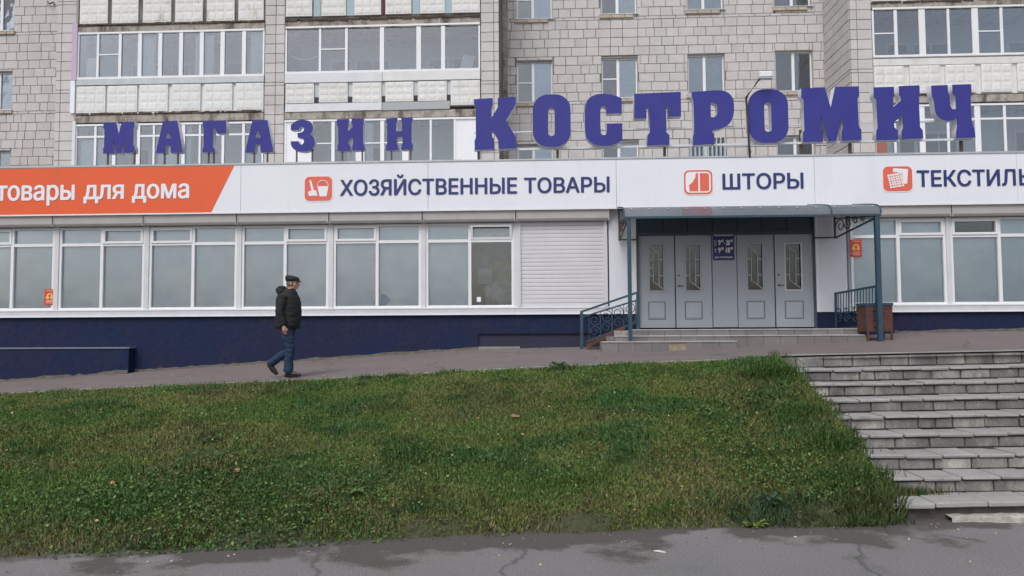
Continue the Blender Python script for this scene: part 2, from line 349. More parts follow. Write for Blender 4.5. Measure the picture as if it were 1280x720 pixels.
# ================================================================== shop building
YS = 17.0
shop = root('shop_building', (0, 20, EZ-.3), 'long single storey shop with white fascia wall, pale blinds and navy plinth', 'shop')
zsb, zst = PZ(640, 392.3, YS), PZ(640, 384.5, YS)      # sill board bottom / top
zwb, zwt = zst+.005, PZ(640, 278.5, YS)                # window frame bottom / top
zfb, zft = PZ(640, 262, 16.75), PZ(640, 201, 16.75)    # fascia bottom / top
XL, XR = -21.0, 15.0
xd0, xd1 = PX(797, 17), PX(1018.5, 17, 350)            # door block
xwl0 = PX(760, 17); xwr1 = PX(1058.5, 17, 330)
zdoor = PZ(900, 410, 17)
# back body and roof
body = MB(); body.box(XL, XR, 17.9, 22.0, -.5, zft-.1); body.box(XL, XR, 16.95, 22.0, zfb+.3, zft-.05)
body.build('wall', M_wallw, shop)
MB().box(XL, XR, 16.83, 22.05, zft-.045, zft+.0).build('roof', M_flash, shop)
# plinth, left and right of the entrance
pl = MB(); pl.box(XL, PX(598, 17, 430), 16.99, 17.9, -.5, zsb-.004); pl.box(PX(598, 17, 430), xd0-.02, 16.99, 17.9, EZ-.13, zsb-.004)
pl.box(xd1+.01, XR, 16.99, 17.9, -.5, zsb-.004); pl.build('plinth', M_navy, shop)
pl = MB(); pl.box(PX(598, 17, 430), xd0-.02, 17.035, 17.9, -.5, EZ-.132); pl.build('recessed_plinth', M_navyd, shop)
pl = MB(); pl.box(PX(598, 17, 430), PX(650, 17, 430), 16.93, 17.03, EZ-.60, EZ-.415); pl.build('kerb_patch', M_strip, shop)
# projecting plinth box far left, with a thin cement cap
bx1 = PX(160.5, 16.72, 450)
lb = root('plinth_box', (bx1-2, 16.85, .8), 'low navy ledge box with thin pale cap projecting below the leftmost shop windows', 'ledge')
MB().box(XL, bx1, 16.72, 16.985, -.5, PZ(100, 436, 16.72)).build('ledge_body', M_navy, lb)
MB().box(XL, bx1+.02, 16.70, 16.985, PZ(100, 436, 16.72)+.002, PZ(100, 434.4, 16.72)).build('ledge_cap', M_ledge, lb); settle(lb)
# sill boards
for a, b in ((XL, PX(795, 17)), (xwr1-.35+.36, XR)):
    x = a
    while x < b-.01:
        x2 = min(x+2.9, b); MB().box(x+.002, x2-.002, 16.94, 17.2, zsb, zst-.02).build('sill_board', M_sillb, shop)
        MB().box(x+.002, x2-.002, 16.915, 17.0, zsb-.018, zsb+.016).build('drip_edge', M_white, shop); x = x2
box('window_sill', M_pvc, shop, XL, PX(760, 17), 16.93, 17.2, zst-.018, zst+.012)
box('window_sill', M_pvc, shop, xwr1, XR, 16.93, 17.2, zst-.018, zst+.012)
# painted wall pieces by the entrance
box('wall', M_wallw, shop, xwl0+.02, xd0-.03, 16.97, 17.9, zsb+.0, zfb+.31)
box('wall', M_wallw, shop, xd1+.02, xwr1-.01, 16.97, 17.9, zsb+.0, zfb+.31)
box('corner_strip', M_pvc, shop, xd0-.1, xd0-.035, 16.955, 16.98, zsb, zfb)
box('corner_strip', M_pvc, shop, xd1+.022, xd1+.08, 16.955, 16.98, zsb, zfb)
# windows
zbar = PZ(640, 300.5, YS)
def shop_window(xa, xb, vent, dark=None, opened=False):
    f = MB(); w = .055; y0, y1 = 16.985, 17.06; xm = (xa+xb)/2
    f.box(xa, xa+w, y0, y1, zwb, zwt); f.box(xb-w, xb, y0, y1, zwb, zwt); f.box(xa+w, xb-w, y0+.002, y1, zwb, zwb+w*1.0); f.box(xa+w, xb-w, y0+.002, y1, zwt-w*.9, zwt)
    f.box(xm-.034, xm+.034, y0-.004, y1, zwb+w, zwt-w*.9)
    f.box(xa+w, xm-.034, y0+.004, y1, zbar-.034, zbar+.034); f.box(xm+.034, xb-w, y0+.004, y1, zbar-.034, zbar+.034)
    win = f.build('window', M_pvc, shop)
    for s, (a, b) in enumerate(((xa+w, xm-.034), (xm+.034, xb-w))):
        box('pane', GL_shop, win, a, b, 17.03, 17.036, zwb+w, zbar-.034)
        a2, b2, c2, d2 = a, b, zbar+.034, zwt-w*.9
        if s == vent:
            v = MB(); q = .038; yy = 16.965
            v.box(a2-.012, a2+q, yy, 17.02, c2-.012, d2+.01); v.box(b2-q, b2+.012, yy, 17.02, c2-.012, d2+.01); v.box(a2+q, b2-q, yy+.001, 17.02, c2-.012, c2+q); v.box(a2+q, b2-q, yy+.001, 17.02, d2-q, d2+.01)
            vo = v.build('vent_sash', M_pvc, win)
            a2 += q; b2 -= q; c2 += q; d2 -= q
            if opened: vo.matrix_world = Matrix.Translation((0, 16.98, c2))@Matrix.Rotation(math.radians(14), 4, 'X')@Matrix.Translation((0, -16.98, -c2))
        box('pane', GL_shop, win, a2, b2, 17.03, 17.036, c2, d2)
        rq = random.Random(int(a*97))
        for _ in range(rq.choice([0, 0, 1, 2])):
            zl = rq.uniform(zwb+.25, zbar-.15); wl = rq.uniform(.35, 1.); bl_ = a if rq.random() < .5 else b-(b-a)*wl
            if not (dark == s): box('blind_crease', M_curt, win, bl_, bl_+(b-a)*wl, 17.068, 17.0745, zl, zl+.006)
        dk = dark is not None and (dark == s or dark == 10+s)
        if dark == s: box('blind', M_curt, win, a-.02, b+.02, 17.075, 17.085, zbar, zwt-.12)
        else: box('blind', M_blind, win, a-.02, b+.02, 17.075, 17.085, zwb, (zbar if dark == 10+s else zwt))
    # interior box behind
    r = MB(); r.box(xa, xb, 17.8, 17.85, zwb-.1, zwt+.1); r.build('interior', M_dimroom if dark in (0, 1) else M_dark, win)
    r = MB(); r.box(xa-.02, xa+.02, 17.07, 17.8, zwb-.1, zwt+.1); r.box(xb-.02, xb+.02, 17.07, 17.8, zwb-.1, zwt+.1); r.box(xa, xb, 17.07, 17.8, zwt, zwt+.05); r.build('reveal', M_blind, win)
    if dark in (0, 1):
        a, b = ((xa+w, xm-.034), (xm+.034, xb-w))[dark]
        g = MB(); g.box(a+.28, b-.02, 17.45, 17.7, zwb, zwb+.62); g.box(a+.12, a+.45, 17.35, 17.5, zwb+.55, zwb+.9); g.build('display_goods', M_goods, win)
        box('window_sticker', M_whitetxt, win, a+.12, a+.21, 17.02, 17.027, zwb+.13, zwb+.24)
        MB().box(a+.45, a+.85, 17.6, 17.7, zwb+.62, zwb+1.1).build('display_goods', M_goods2, win)
mods = [PX(p, YS) for p in (71.5, 184, 299.5, 414, 529.5, 645.5)]
pitch = (mods[-1]-mods[0])/5
left = [mods[0]-pitch*k for k in (4, 3, 2, 1)]
edges = left+mods
for k in range(len(edges)-1):
    v = [0, 1, 0, 0, 1, 0, 1, 0, 1][k] if k < 9 else 0
    shop_window(edges[k]+.055, edges[k+1]-.055, v, dark=1 if k == len(edges)-2 else None, opened=(k == len(edges)-2))
for e in edges: box('window_post', M_pvc2, shop, e-.053, e+.053, 16.96, 17.1, zwb, zwt+.02)
redges = [PX(1059, YS)+.03, PX(1185.5, YS)]; 
redges += [redges[1]+2.19, redges[1]+4.38]
for k in range(3):
    shop_window(redges[k]+.05, redges[k+1]-.05, [1, 0, 1][k], dark=10 if k == 1 else None)
for e in redges[1:]: box('window_post', M_pvc2, shop, e-.048, e+.048, 16.96, 17.1, zwb, zwt+.02)
# roller shutter housings
zh0, zh1 = zwt+.012, zfb+.02
def housing(xa, xb):
    prof = [(17.1, zh1), (16.80, zh1), (16.795, zh0+.16), (16.80, zh0+.05), (16.83, zh0+.005), (17.1, zh0)]
    m = MB(); n = len(prof)
    for x in (xa+.012, xb-.012): m.v += [(x, y, z) for y, z in prof]
    for i in range(n): m.f.append((i, (i+1) % n, n+(i+1) % n, n+i)); m.mi.append(0)
    m.f.append(tuple(range(n))); m.mi.append(0); m.f.append(tuple(range(2*n-1, n-1, -1))); m.mi.append(0)
    for x in (xa+.012, xb-.03): m.box(x, x+.018, 16.785, 17.0, zh0-.006, zh1-.002)
    return m.build('shutter_housing', M_house, shop)
hx = edges+[PX(762, YS)]
for k in range(len(hx)-1): housing(hx[k], hx[k+1])
for k in range(len(redges)-1): housing(redges[k]-(.03 if k == 0 else 0), redges[k+1])
# lowered shutter
sx0, sx1 = edges[-1]+.05, PX(757.5, YS)
sh = MB(); sh.box(sx0-.02, sx0+.05, 16.93, 17.1, zwb, zh0+.01); sh.box(sx1-.05, sx1+.03, 16.93, 17.1, zwb, zh0+.01); sh.box(sx0, sx1, 17.02, 17.1, zwb, zh0)
shut = sh.build('roller_shutter', M_slat, shop)
ns = 21; hh = (zh0-zwb)/ns; me = None
for k in range(ns):
    z0 = zwb+hh*k
    if me is None:
        m = MB(); pr = [(0, .001), (-.004, .004), (-.006, hh*.35), (-.006, hh*.75), (-.003, hh-.007), (0, hh-.004)]
        a = [(sx0+.05, 16.975+y, z) for y, z in pr]; b = [(sx1-.05, 16.975+y, z) for y, z in pr]; n = len(pr); m.v = a+b
        for i in range(n-1): m.f.append((i, i+1, n+i+1, n+i)); m.mi.append(0)
        m.f.append((n-1, 0, n, 2*n-1)); m.mi.append(0)
        me = m.mesh('slat'); me.materials.append(M_slat)
    o = bpy.data.objects.new('slat', me); COL.objects.link(o); o.parent = shut; o.location = (0, 0, z0)
# ------------------------------------------------------------------ doors
def bars(mb, pts, r=.008): mb.tube(pts, r, 4)
yD = 17.06
fr = MB(); fr.box(xd0-.03, xd0+.03, 16.98, 17.12, EZ-.45, zfb+.3); fr.box(xd1-.02, xd1+.02, 16.98, 17.12, EZ-.05, zfb+.3); fr.box(xd0+.03, xd1-.02, 17.0, 17.12, PZ(900, 293, 17)+.0, PZ(900, 289, 17))
dfr = fr.build('door_frame', M_transom, shop)
zdt = PZ(900, 293, 17)
tx = [xd0+.03+(xd1-xd0-.05)*k/7 for k in range(8)]
for k in range(7): box('transom_panel', M_transom, dfr, tx[k]+.008, tx[k+1]-.008, 17.03, 17.07, PZ(900, 289, 17)+.004, zfb+.3)
box('transom_back', M_doorin, dfr, xd0, xd1, 17.075, 17.1, PZ(900, 289, 17), zfb+.3)
box('wall', M_dark, shop, xd0, xd1, 17.5, 17.55, EZ-.1, zfb)
dpx = [(798.5, 843.2, 811.5, 829.5), (844.6, 889.5, 857, 875.5), (921.8, 967.5, 934, 953.5), (969, 1016.5, 981.5, 1001.5)]
zb0, zg0, zg1, zp0, zp1 = zdoor+.012, PZ(900, 363, yD), PZ(900, 305.5, yD), PZ(900, 399, yD), PZ(900, 376.5, yD)
for k, (a, b, g0, g1) in enumerate(dpx):
    A, B, G0, G1 = [PX(q, yD, 340) for q in (a, b, g0, g1)]
    d = MB(); y0 = yD+[0, .0, .0, -.012][k]
    d.box(A, G0, y0, yD+.05, zb0, zdt-.008); d.box(G1, B, y0, yD+.05, zb0, zdt-.008); d.box(G0, G1, y0, yD+.05, zg1, zdt-.008); d.box(G0, G1, y0, yD+.05, zb0, zg0)
    dr = d.build('door', M_door, shop)
    # glazing bead
    m = MB(); w = .022
    for q in ((G0-.02, G0+.008, zg0-.02, zg1+.02), (G1-.008, G1+.02, zg0-.02, zg1+.02), (G0+.008, G1-.008, zg0-.02, zg0+.008), (G0+.008, G1-.008, zg1-.008, zg1+.02)): m.box(q[0], q[1], y0-.014, y0+.01, q[2], q[3])
    m.build('glazing_bead', M_pvc2 if k == 3 else M_door, dr)
    box('pane', GL_door, dr, G0, G1, yD+.03, yD+.036, zg0, zg1)
    # decorative grille
    W, H = G1-G0, zg1-zg0; gm = MB(); yy = yD+.012
    u = lambda x, z: (G0+W*x, yy, zg0+H*z)
    s = -1 if k % 2 else 1; X = (lambda x: x)
    bars(gm, [u(.28, 1), u(.28, .83 if k % 2 == 0 else .88), u(.28, .2), u(.62, .13), u(.98, .03)]); bars(gm, [u(.68, .12), u(.68, .8), u(.3, .9), u(.0, 1.)])
    bars(gm, [u(0, .68), u(.28, .68)]); bars(gm, [u(0, .33), u(.28, .33)]); bars(gm, [u(.68, .68), u(1, .68)]); bars(gm, [u(.68, .33), u(1, .33)])
    if k == 0: bars(gm, [u(0, .5), u(.28, .5)]); bars(gm, [u(.0, .83), u(.68, .83)])
    gm.build('grille', M_pvc2, dr)
    # raised lower panel with groove round it
    m = MB(); a2, b2 = G0-.03, G1+.03
    for q in ((a2, a2+.016, zp0, zp1), (b2-.016, b2, zp0, zp1), (a2+.016, b2-.016, zp0, zp0+.014), (a2+.016, b2-.016, zp1-.014, zp1)): m.box(q[0], q[1], y0-.006, y0+.01, q[2], q[3])
    m.build('panel_moulding', M_doorin, dr)
    MB().cbox(a2+.03, b2-.03, y0-.012, y0+.01, zp0+.03, zp1-.03, .01).build('door_panel', M_door, dr)
    if k in (1, 3):
        hx_ = A+.065
        m = MB()
        for zz in (PZ(900, 344, yD), PZ(900, 357, yD)): m.tube([(hx_, y0-.03, zz), (hx_, y0, zz)], .02, 8)
        m.tube([(hx_, y0-.03, PZ(900, 357, yD)), (hx_+.0, y0-.045, PZ(900, 357, yD)), (hx_+.10, y0-.045, PZ(900, 357, yD))], .009, 6)
        m.build('handle', M_steel, dr)
    m = MB()
    for zz in (zb0+.35, zdt-.35): m.tube([(A+.01 if k in (0, 2) else B-.01, y0-.012, zz-.06), (A+.01 if k in (0, 2) else B-.01, y0-.012, zz+.06)], .012, 6)
    m.build('hinge', M_door, dr)
MB().cbox(PX(890.5, yD, 340), PX(921, yD, 340), yD-.01, yD+.05, zb0, zdt-.008, .008).build('fixed_door_panel', M_door, shop)
settle(shop)
M_dirt = mat('wall_foot_dirt', (.15,.135,.12), 1., (.09,.08,.07), 7)
def foot_dirt(xa, xb, y):
    m = MB(); x = xa
    while x < xb:
        x2 = min(x+.12, xb); h = [max(.012, .05+.06*mnoise.noise(Vector((q*1.3, 4, 0)))+.04*mnoise.noise(Vector((q*7, 1, 0)))) for q in (x, x2)]; z = [zpav(q, 16.95) for q in (x, x2)]; d = [.03+.05*abs(mnoise.noise(Vector((q*2.1, 9, 0)))) for q in (x, x2)]
        m.poly([(x, y-.002, z[0]+h[0]), (x2, y-.002, z[1]+h[1]), (x2, y-.012, z[1]+.006), (x, y-.012, z[0]+.006)]); m.poly([(x, y-.012, z[0]+.006), (x2, y-.012, z[1]+.006), (x2, y-.012-d[1], z[1]-.01), (x, y-.012-d[0], z[0]-.01)]); x = x2
    o = m.build('wall_foot_dirt', M_dirt); o['kind'] = 'stuff'
foot_dirt(PX(162, 17, 460), PX(597, 17, 430), 16.99); foot_dirt(-14, PX(160, 16.72, 450), 16.72); foot_dirt(PX(1118, 17, 410), 14, 16.99)
# ------------------------------------------------------------------ fascia signboard
YF = 16.75
fas = root('fascia_signboard', (0, YF, zfb), 'long white fascia signboard with navy lettering and an orange banner end', 'signboard')
def FX(px, y=235): return P(px, y, YF).x
def FZ(px, y): return P(px, y, YF).z
seams = [FX(q) for q in (72, 301, 535, 770.5, 1018.5, 1272)]; pw = (seams[-1]-seams[0])/5
seams = [seams[0]-pw*k for k in (3, 2, 1)]+seams+[seams[-1]+pw, ]
for k in range(len(seams)-1):
    MB().cbox(seams[k]+.003, seams[k+1]-.003, YF, YF+.06, zfb+.02, zft, .003).build('fascia_panel', M_white, fas)
box('frame', M_steel, fas, seams[0], seams[-1], YF+.062, YF+.10, zfb+.01, zft-.02)
box('bottom_trim', M_pvc, fas, seams[0], seams[-1], YF-.012, YF+.07, zfb-.012, zfb+.018)
box('soffit', M_house, fas, seams[0], seams[-1], YF+.06, YF+.24, zfb+.022, zfb+.04)
m = MB(); x = seams[0]
rt = random.Random(3)
while x < seams[-1]: x2 = min(x+rt.uniform(1.8, 2.6), seams[-1]); m.box(x, x2-.004, YF-.015, YF+.35, zft+.002, zft+.035+rt.uniform(0, .012)); x = x2
m.build('cap_flashing', M_flash, fas)
# orange banner: one sheet per panel, cut obliquely at its right end
xo_t, xo_b = P(293, 207, YF).x, P(264, 266.5, YF).x; zo0, zo1 = zfb+.022, zft-.012
cuts = [s for s in seams if s < xo_b-.2]
for k in range(len(cuts)):
    a = cuts[k]+.006; last = k == len(cuts)-1
    b0, b1 = (xo_b, xo_t) if last else (cuts[k+1]-.004, cuts[k+1]-.004)
    m = MB(); n = 0
    m.poly([(a, YF-.004, zo0), (b0, YF-.004, zo0), (b1, YF-.004, zo1), (a, YF-.004, zo1)])
    o = m.build('orange_banner', M_orange, fas)
    if o.data.polygons[0].normal.y > 0: o.data.flip_normals()
def curve_mesh(loops, extrude, name):
    cu = bpy.data.curves.new(name, 'CURVE'); cu.dimensions = '2D'; cu.fill_mode = 'BOTH'; cu.extrude = extrude
    for lp in loops:
        s = cu.splines.new('POLY'); s.points.add(len(lp)-1)
        for p, q in zip(s.points, lp): p.co = (q[0], q[1], 0, 1)
        s.use_cyclic_u = True
    o = bpy.data.objects.new(name, cu); COL.objects.link(o); bpy.context.view_layer.update()
    me = bpy.data.meshes.new_from_object(o.evaluated_get(bpy.context.evaluated_depsgraph_get())); bpy.data.objects.remove(o); return me
def glyph_loops(txt):
    """outer contours of the built-in font, each with its own holes (overlapping contours stay separate)"""
    from mathutils.geometry import interpolate_bezier
    cu = bpy.data.curves.new('t', 'FONT'); cu.body = txt; cu.size = 1
    o = bpy.data.objects.new('t', cu); COL.objects.link(o); bpy.context.view_layer.update()
    c2 = o.to_curve(bpy.context.evaluated_depsgraph_get()); L = []
    for sp in c2.splines:
        bp = sp.bezier_points; pts = []; n = len(bp)
        for i in range(n):
            a, b = bp[i], bp[(i+1) % n]; straight = (a.handle_right-a.co).cross(b.co-a.co).length < 1e-5 and (b.handle_left-b.co).cross(b.co-a.co).length < 1e-5
            seg = interpolate_bezier(a.co, a.handle_right, b.handle_left, b.co, 2 if straight else 6); pts += [(p.x, p.y) for p in seg[:-1]]
        if len(pts) > 2: L.append(pts)
    o.to_curve_clear(); bpy.data.objects.remove(o)
    return L
def winding_fill(loops):
    """triangles of the union of closed loops (non-zero winding), as (verts, tris)"""
    from mathutils.geometry import delaunay_2d_cdt
    V, E_ = [], []
    for q in loops:
        n = len(V); V += [Vector(p) for p in q]; E_ += [(n+i, n+(i+1) % len(q)) for i in range(len(q))]
    ov, oe, of = delaunay_2d_cdt(V, E_, [], 0, 1e-5)[:3]
    P1 = np.array([V[a][:] for a, b in E_]); P2 = np.array([V[b][:] for a, b in E_]); out = []
    for f in of:
        c = sum((ov[i] for i in f), Vector((0, 0)))/len(f)
        up = (P1[:,1] <= c.y) & (P2[:,1] > c.y); dn = (P1[:,1] > c.y) & (P2[:,1] <= c.y)
        sd_ = (P2[:,0]-P1[:,0])*(c.y-P1[:,1])-(c.x-P1[:,0])*(P2[:,1]-P1[:,1])
        if (up & (sd_ > 0)).sum()-(dn & (sd_ < 0)).sum() != 0: out.append(tuple(f))
    return [(p.x, p.y) for p in ov], out
def text_obj(name, txt, m, x0, x1, z0, z1, y, parent, bold=.0, body_like=None):
    V, T = winding_fill(glyph_loops(txt)); used = {i for t in T for i in t}; A = np.array(V); U = A[sorted(used)]
    lox, hix = U[:,0].min(), U[:,0].max(); loz, hiz = body_like or (U[:,1].min(), U[:,1].max())
    b = bold*(z1-z0)*1.35; x0 += b; x1 -= b
    if not body_like: z0 += b; z1 -= b
    X = x0+(A[:,0]-lox)/(hix-lox)*(x1-x0); Z = z0+(A[:,1]-loz)/(hiz-loz)*(z1-z0); vv, ff = [], []
    for k in range(8 if bold else 1):
        a = 2*math.pi*k/8; n = len(vv); vv += [(p+b*math.cos(a), y-.0005*k, q+b*.6*math.sin(a)) for p, q in zip(X, Z)]; ff += [tuple(n+i for i in t) for t in T]
    me = bpy.data.meshes.new(name); me.from_pydata(vv, [], ff); me.update()
    bm = bmesh.new(); bm.from_mesh(me)
    for f in bm.faces:
        if f.normal.y > 0: f.normal_flip()
    bmesh.ops.delete(bm, geom=[v for v in bm.verts if not v.link_faces], context='VERTS'); bm.to_mesh(me); bm.free(); return new_obj(name, me, parent, m)
def sign_text(s, pxa, pxb, ya, yb, m, bold, bl, yoff=.010):
    # ya, yb : cap top / baseline at the first letter
    xm = (pxa+pxb)/2
    t0, t1 = FZ(pxa, ya), FZ(pxa, yb)
    return text_obj('lettering', s, m, FX(pxa), FX(pxb), t1, t0, YF-yoff, fas, bold, body_like=bl)
CAP = (0., .729); XH = (0., .55)
sign_text('ХОЗЯЙСТВЕННЫЕ', 425, 646.5, 226, 244.5, M_navytxt, .027, (0, .70))
sign_text('ТОВАРЫ', 655, 762, 223.3, 241.3, M_navytxt, .027, (0, .70))
sign_text('ШТОРЫ', 903, 1004.5, 218.3, 236.6, M_navytxt, .027, (0, .70))
sign_text('Ь', 1274, 1289, 212.4, 231.4, M_navytxt, .026, (0, .70))
sign_text('ТЕКСТИЛ', 1146, 1270, 214.2, 233.2, M_navytxt, .027, (0, .70))
sign_text('товары', -4, 94, 233.5, 250.8, M_whitetxt, .035, (0, .52))
sign_text('для', 105, 155.5, 232.5, 249, M_whitetxt, .035, (0, .52))
sign_text('дома', 165.5, 237, 231.5, 248.3, M_whitetxt, .035, (0, .52))
def rrect(x0, x1, z0, z1, r, n=5):
    out = []
    for cx, cz, a0 in ((x1-r, z1-r, 0), (x0+r, z1-r, 90), (x0+r, z0+r, 180), (x1-r, z0+r, 270)):
        for k in range(n+1): a = math.radians(a0+90*k/n); out.append((cx+r*math.cos(a), cz+r*math.sin(a)))
    return out
def flat(name, pts, y, m, parent):
    me = bpy.data.meshes.new(name); bm = bmesh.new(); vs_ = [bm.verts.new((x, y, z)) for x, z in pts]; es = [bm.edges.new((vs_[i], vs_[(i+1) % len(vs_)])) for i in range(len(vs_))]
    bmesh.ops.triangle_fill(bm, edges=es, use_beauty=True); bm.to_mesh(me); bm.free(); me.update()
    if len(me.polygons) and me.polygons[0].normal.y > 0: me.flip_normals()
    if sum(p.normal.y*p.area for p in me.polygons) > 0: me.flip_normals()
    return new_obj(name, me, parent, m)
def logo(pa, pb, ya, yb):
    x0, x1, z0, z1 = FX(pa), FX(pb), FZ(pa, yb), FZ(pa, ya); L = lambda u, v: (x0+(x1-x0)*u, z0+(z1-z0)*v)
    g = .022*(1); flat('logo_halo', rrect(x0-g, x1+g, z0-g, z1+g, .11+g), YF-.006, M_whitetxt, fas)
    flat('logo_plate', rrect(x0, x1, z0, z1, .11), YF-.009, M_redlogo, fas); return L
L = logo(381, 415.2, 221, 251.3)        # shovel and bucket
flat('logo_shovel', [L(.16,.20), L(.36,.22), L(.47,.20), L(.43,.42), L(.34,.44), L(.23,.86), L(.17,.84), L(.25,.42), L(.12,.38)], YF-.012, M_whitetxt, fas)
flat('logo_bucket', [L(.55,.18), L(.80,.18), L(.87,.60), L(.46,.60)], YF-.012, M_whitetxt, fas)
m = MB(); m.tube([Vector((L(.665+.2*math.cos(t), 0)[0], YF-.013, L(0, .60+.24*math.sin(t))[1])) for t in [math.pi*k/10 for k in range(11)]], .009, 4); m.build('logo_handle', M_whitetxt, fas)
L = logo(855, 890.6, 213, 243.3)       # curtains
x0, z0 = L(.06,.07); x1, z1 = L(.94,.93); flat('logo_border', rrect(x0, x1, z0, z1, .085), YF-.012, M_whitetxt, fas)
flat('logo_curtain', [L(.20,.13), L(.50,.13), L(.50,.87), L(.42,.87), L(.40,.70), L(.30,.50), L(.17,.38)], YF-.015, M_redlogo, fas)
flat('logo_curtain', [L(.56,.13), L(.84,.13), L(.88,.2), L(.88,.8), L(.84,.87), L(.56,.87)], YF-.015, M_redlogo, fas)
L = logo(1104, 1140.5, 208.3, 239.3)       # towels
flat('logo_cloth', [L(.68,.28), L(.82,.30), L(.86,.88), L(.36,.93), L(.34,.78), L(.66,.74)], YF-.012, M_whitetxt, fas)
flat('logo_cloth', [L(.24,.12), L(.72,.20), L(.63,.76), L(.14,.66)], YF-.014, M_whitetxt, fas)
m = MB()
for k in range(1, 6):
    a = k/6; p = lambda q, r, t: (q[0]+(r[0]-q[0])*t, q[1]+(r[1]-q[1])*t)
    A, B, C, D = L(.24,.12), L(.72,.20), L(.63,.76), L(.14,.66)
    for s, e in ((p(A, B, a), p(D, C, a)), (p(A, D, a), p(B, C, a))): m.tube([(s[0], YF-.0145, s[1]), (e[0], YF-.0145, e[1])], .0035+.0025*(k % 2), 4)
m.build('logo_check', M_redlogo, fas)
settle(fas)
# ------------------------------------------------------------------ big roof letters
def smooth(lp, keep=55):
    """round off the obtuse corners of curved strokes by Chaikin on corners flatter than `keep` degrees"""
    for _ in range(2):
        out = []; n = len(lp)
        for i in range(n):
            a, b, c = Vector(lp[i-1]), Vector(lp[i]), Vector(lp[(i+1) % n])
            ang = math.degrees((b-a).angle(c-b)) if (b-a).length > 0 and (c-b).length > 0 else 0
            if 8 < ang < keep and min((b-a).length, (c-b).length) > 6: out += [tuple(b+(a-b)*.25), tuple(b+(c-b)*.25)]
            else: out.append(tuple(b))
        lp = out
    return lp
def sup(x0, x1, y0, y1, r, n=7): return [(a, b) for a, b in rrect(x0, x1, y0, y1, r, n)]
G = {
 'K': [[(85,158),(255,150),(255,215),(243,250),(243,330),(300,235),(300,150),(460,143),(460,210),(370,355),(460,510),(468,605),(305,610),(300,520),(245,425),(243,490),(265,520),(265,612),(92,615),(92,530),(103,505),(103,235),(88,200)]],
 'O': [sup(615,948,128,592,135), sup(750,808,243,497,28)],
 'C': [smooth([(408,300),(408,170),(370,150),(310,132),(245,125),(180,130),(125,155),(92,200),(80,260),(80,450),(92,510),(125,550),(180,578),(245,585),(310,580),(370,560),(410,538),(410,388),(272,388),(272,465),(262,485),(245,490),(228,485),(218,465),(218,255),(228,238),(245,230),(262,238),(272,255),(272,300)], 40)],
 'T': [[(522,122),(930,112),(930,328),(822,330),(822,245),(800,236),(800,465),(825,492),(825,575),(632,580),(632,492),(655,465),(652,240),(628,245),(628,340),(522,342)]],
 'P': [smooth([(35,200),(250,188),(310,197),(355,230),(375,280),(378,350),(365,420),(330,470),(270,500),(195,510),(195,525),(212,545),(214,622),(40,628),(40,550),(52,530),(50,260),(36,240)], 38), smooth([(188,290),(188,405),(215,408),(238,390),(242,340),(238,305),(215,288)], 60)],
 'M': [[(80,128),(275,125),(318,290),(358,122),(553,120),(553,195),(540,220),(543,450),(562,470),(562,555),(403,560),(401,480),(411,460),(410,345),(357,560),(292,563),(237,345),(236,460),(250,480),(250,563),(85,565),(85,490),(98,470),(98,225),(80,200)]],
 'I': [[(673,120),(842,118),(842,190),(832,212),(832,285),(895,232),(895,205),(882,185),(882,114),(1051,109),(1051,185),(1042,205),(1045,455),(1065,480),(1068,548),(892,553),(892,485),(905,462),(905,352),(832,415),(835,455),(862,480),(862,556),(685,558),(685,480),(697,455),(693,225),(673,200)]],
 'Ch': [smooth([(295,108),(430,106),(430,165),(443,190),(445,285),(460,305),(490,305),(490,200),(468,180),(468,104),(622,102),(622,180),(612,205),(615,440),(637,465),(640,540),(485,545),(485,480),(495,460),(495,375),(470,395),(440,402),(400,400),(350,375),(320,330),(312,220),(298,195)], 42)],
 'A': [[(485,66),(588,64),(622,250),(628,296),(545,298),(540,240),(508,240),(502,298),(440,298),(446,255)], [(525,125),(542,192),(508,192)]],
 'G': [[(775,68),(942,65),(942,158),(880,158),(868,120),(850,120),(852,255),(865,270),(865,292),(778,293),(778,268),(785,250),(782,120),(775,100)]],
 'Z': [smooth([(118,80),(150,55),(190,50),(230,58),(250,80),(252,115),(235,140),(260,160),(265,200),(250,228),(215,243),(175,243),(135,230),(118,200),(118,180),(165,180),(172,198),(185,202),(198,190),(197,170),(185,160),(160,158),(158,130),(185,128),(198,115),(197,98),(185,90),(170,98),(165,112),(118,112)], 50)],
 'N': [[(703,38),(770,36),(770,55),(765,65),(765,118),(800,118),(800,65),(795,55),(795,34),(862,32),(862,55),(857,70),(858,190),(865,205),(865,232),(797,234),(797,205),(803,195),(803,152),(768,152),(768,195),(775,205),(775,236),(703,237),(703,205),(710,195),(710,70),(703,58)]],
}
YL = 16.80
BIG = [('K',592.2,646,121.5,187,'first big blue slab letter К of the long word on the roof','roof_letter'),('O',666,713.3,118,183.5,'round big blue letter О, second of the large letters, right of the big К','roof_letter'),
 ('C',731,777.8,117.3,182.5,'open big blue letter С, third of the large letters, left of the big Т','roof_letter'),('T',793,851.5,115.3,181.8,'big blue letter Т, fourth of the large letters, above the blank part of the fascia','roof_letter'),
 ('P',865,918,113,181,'big blue letter Р on the roof left of the floodlight pole','roof_letter'),('O',935.2,985.3,111.5,178.7,'round big blue letter О directly right of the floodlight pole','roof_letter'),
 ('M',1002.2,1076,108.5,177,'widest big blue letter М, just right of the round letter beside the floodlight','roof_letter'),('I',1092.8,1153,107,175,'big blue letter И on the roof next to the last letter','roof_letter'),
 ('Ch',1165,1218,105.6,173,'last big blue letter Ч at the right end of the roof sign','roof_letter')]
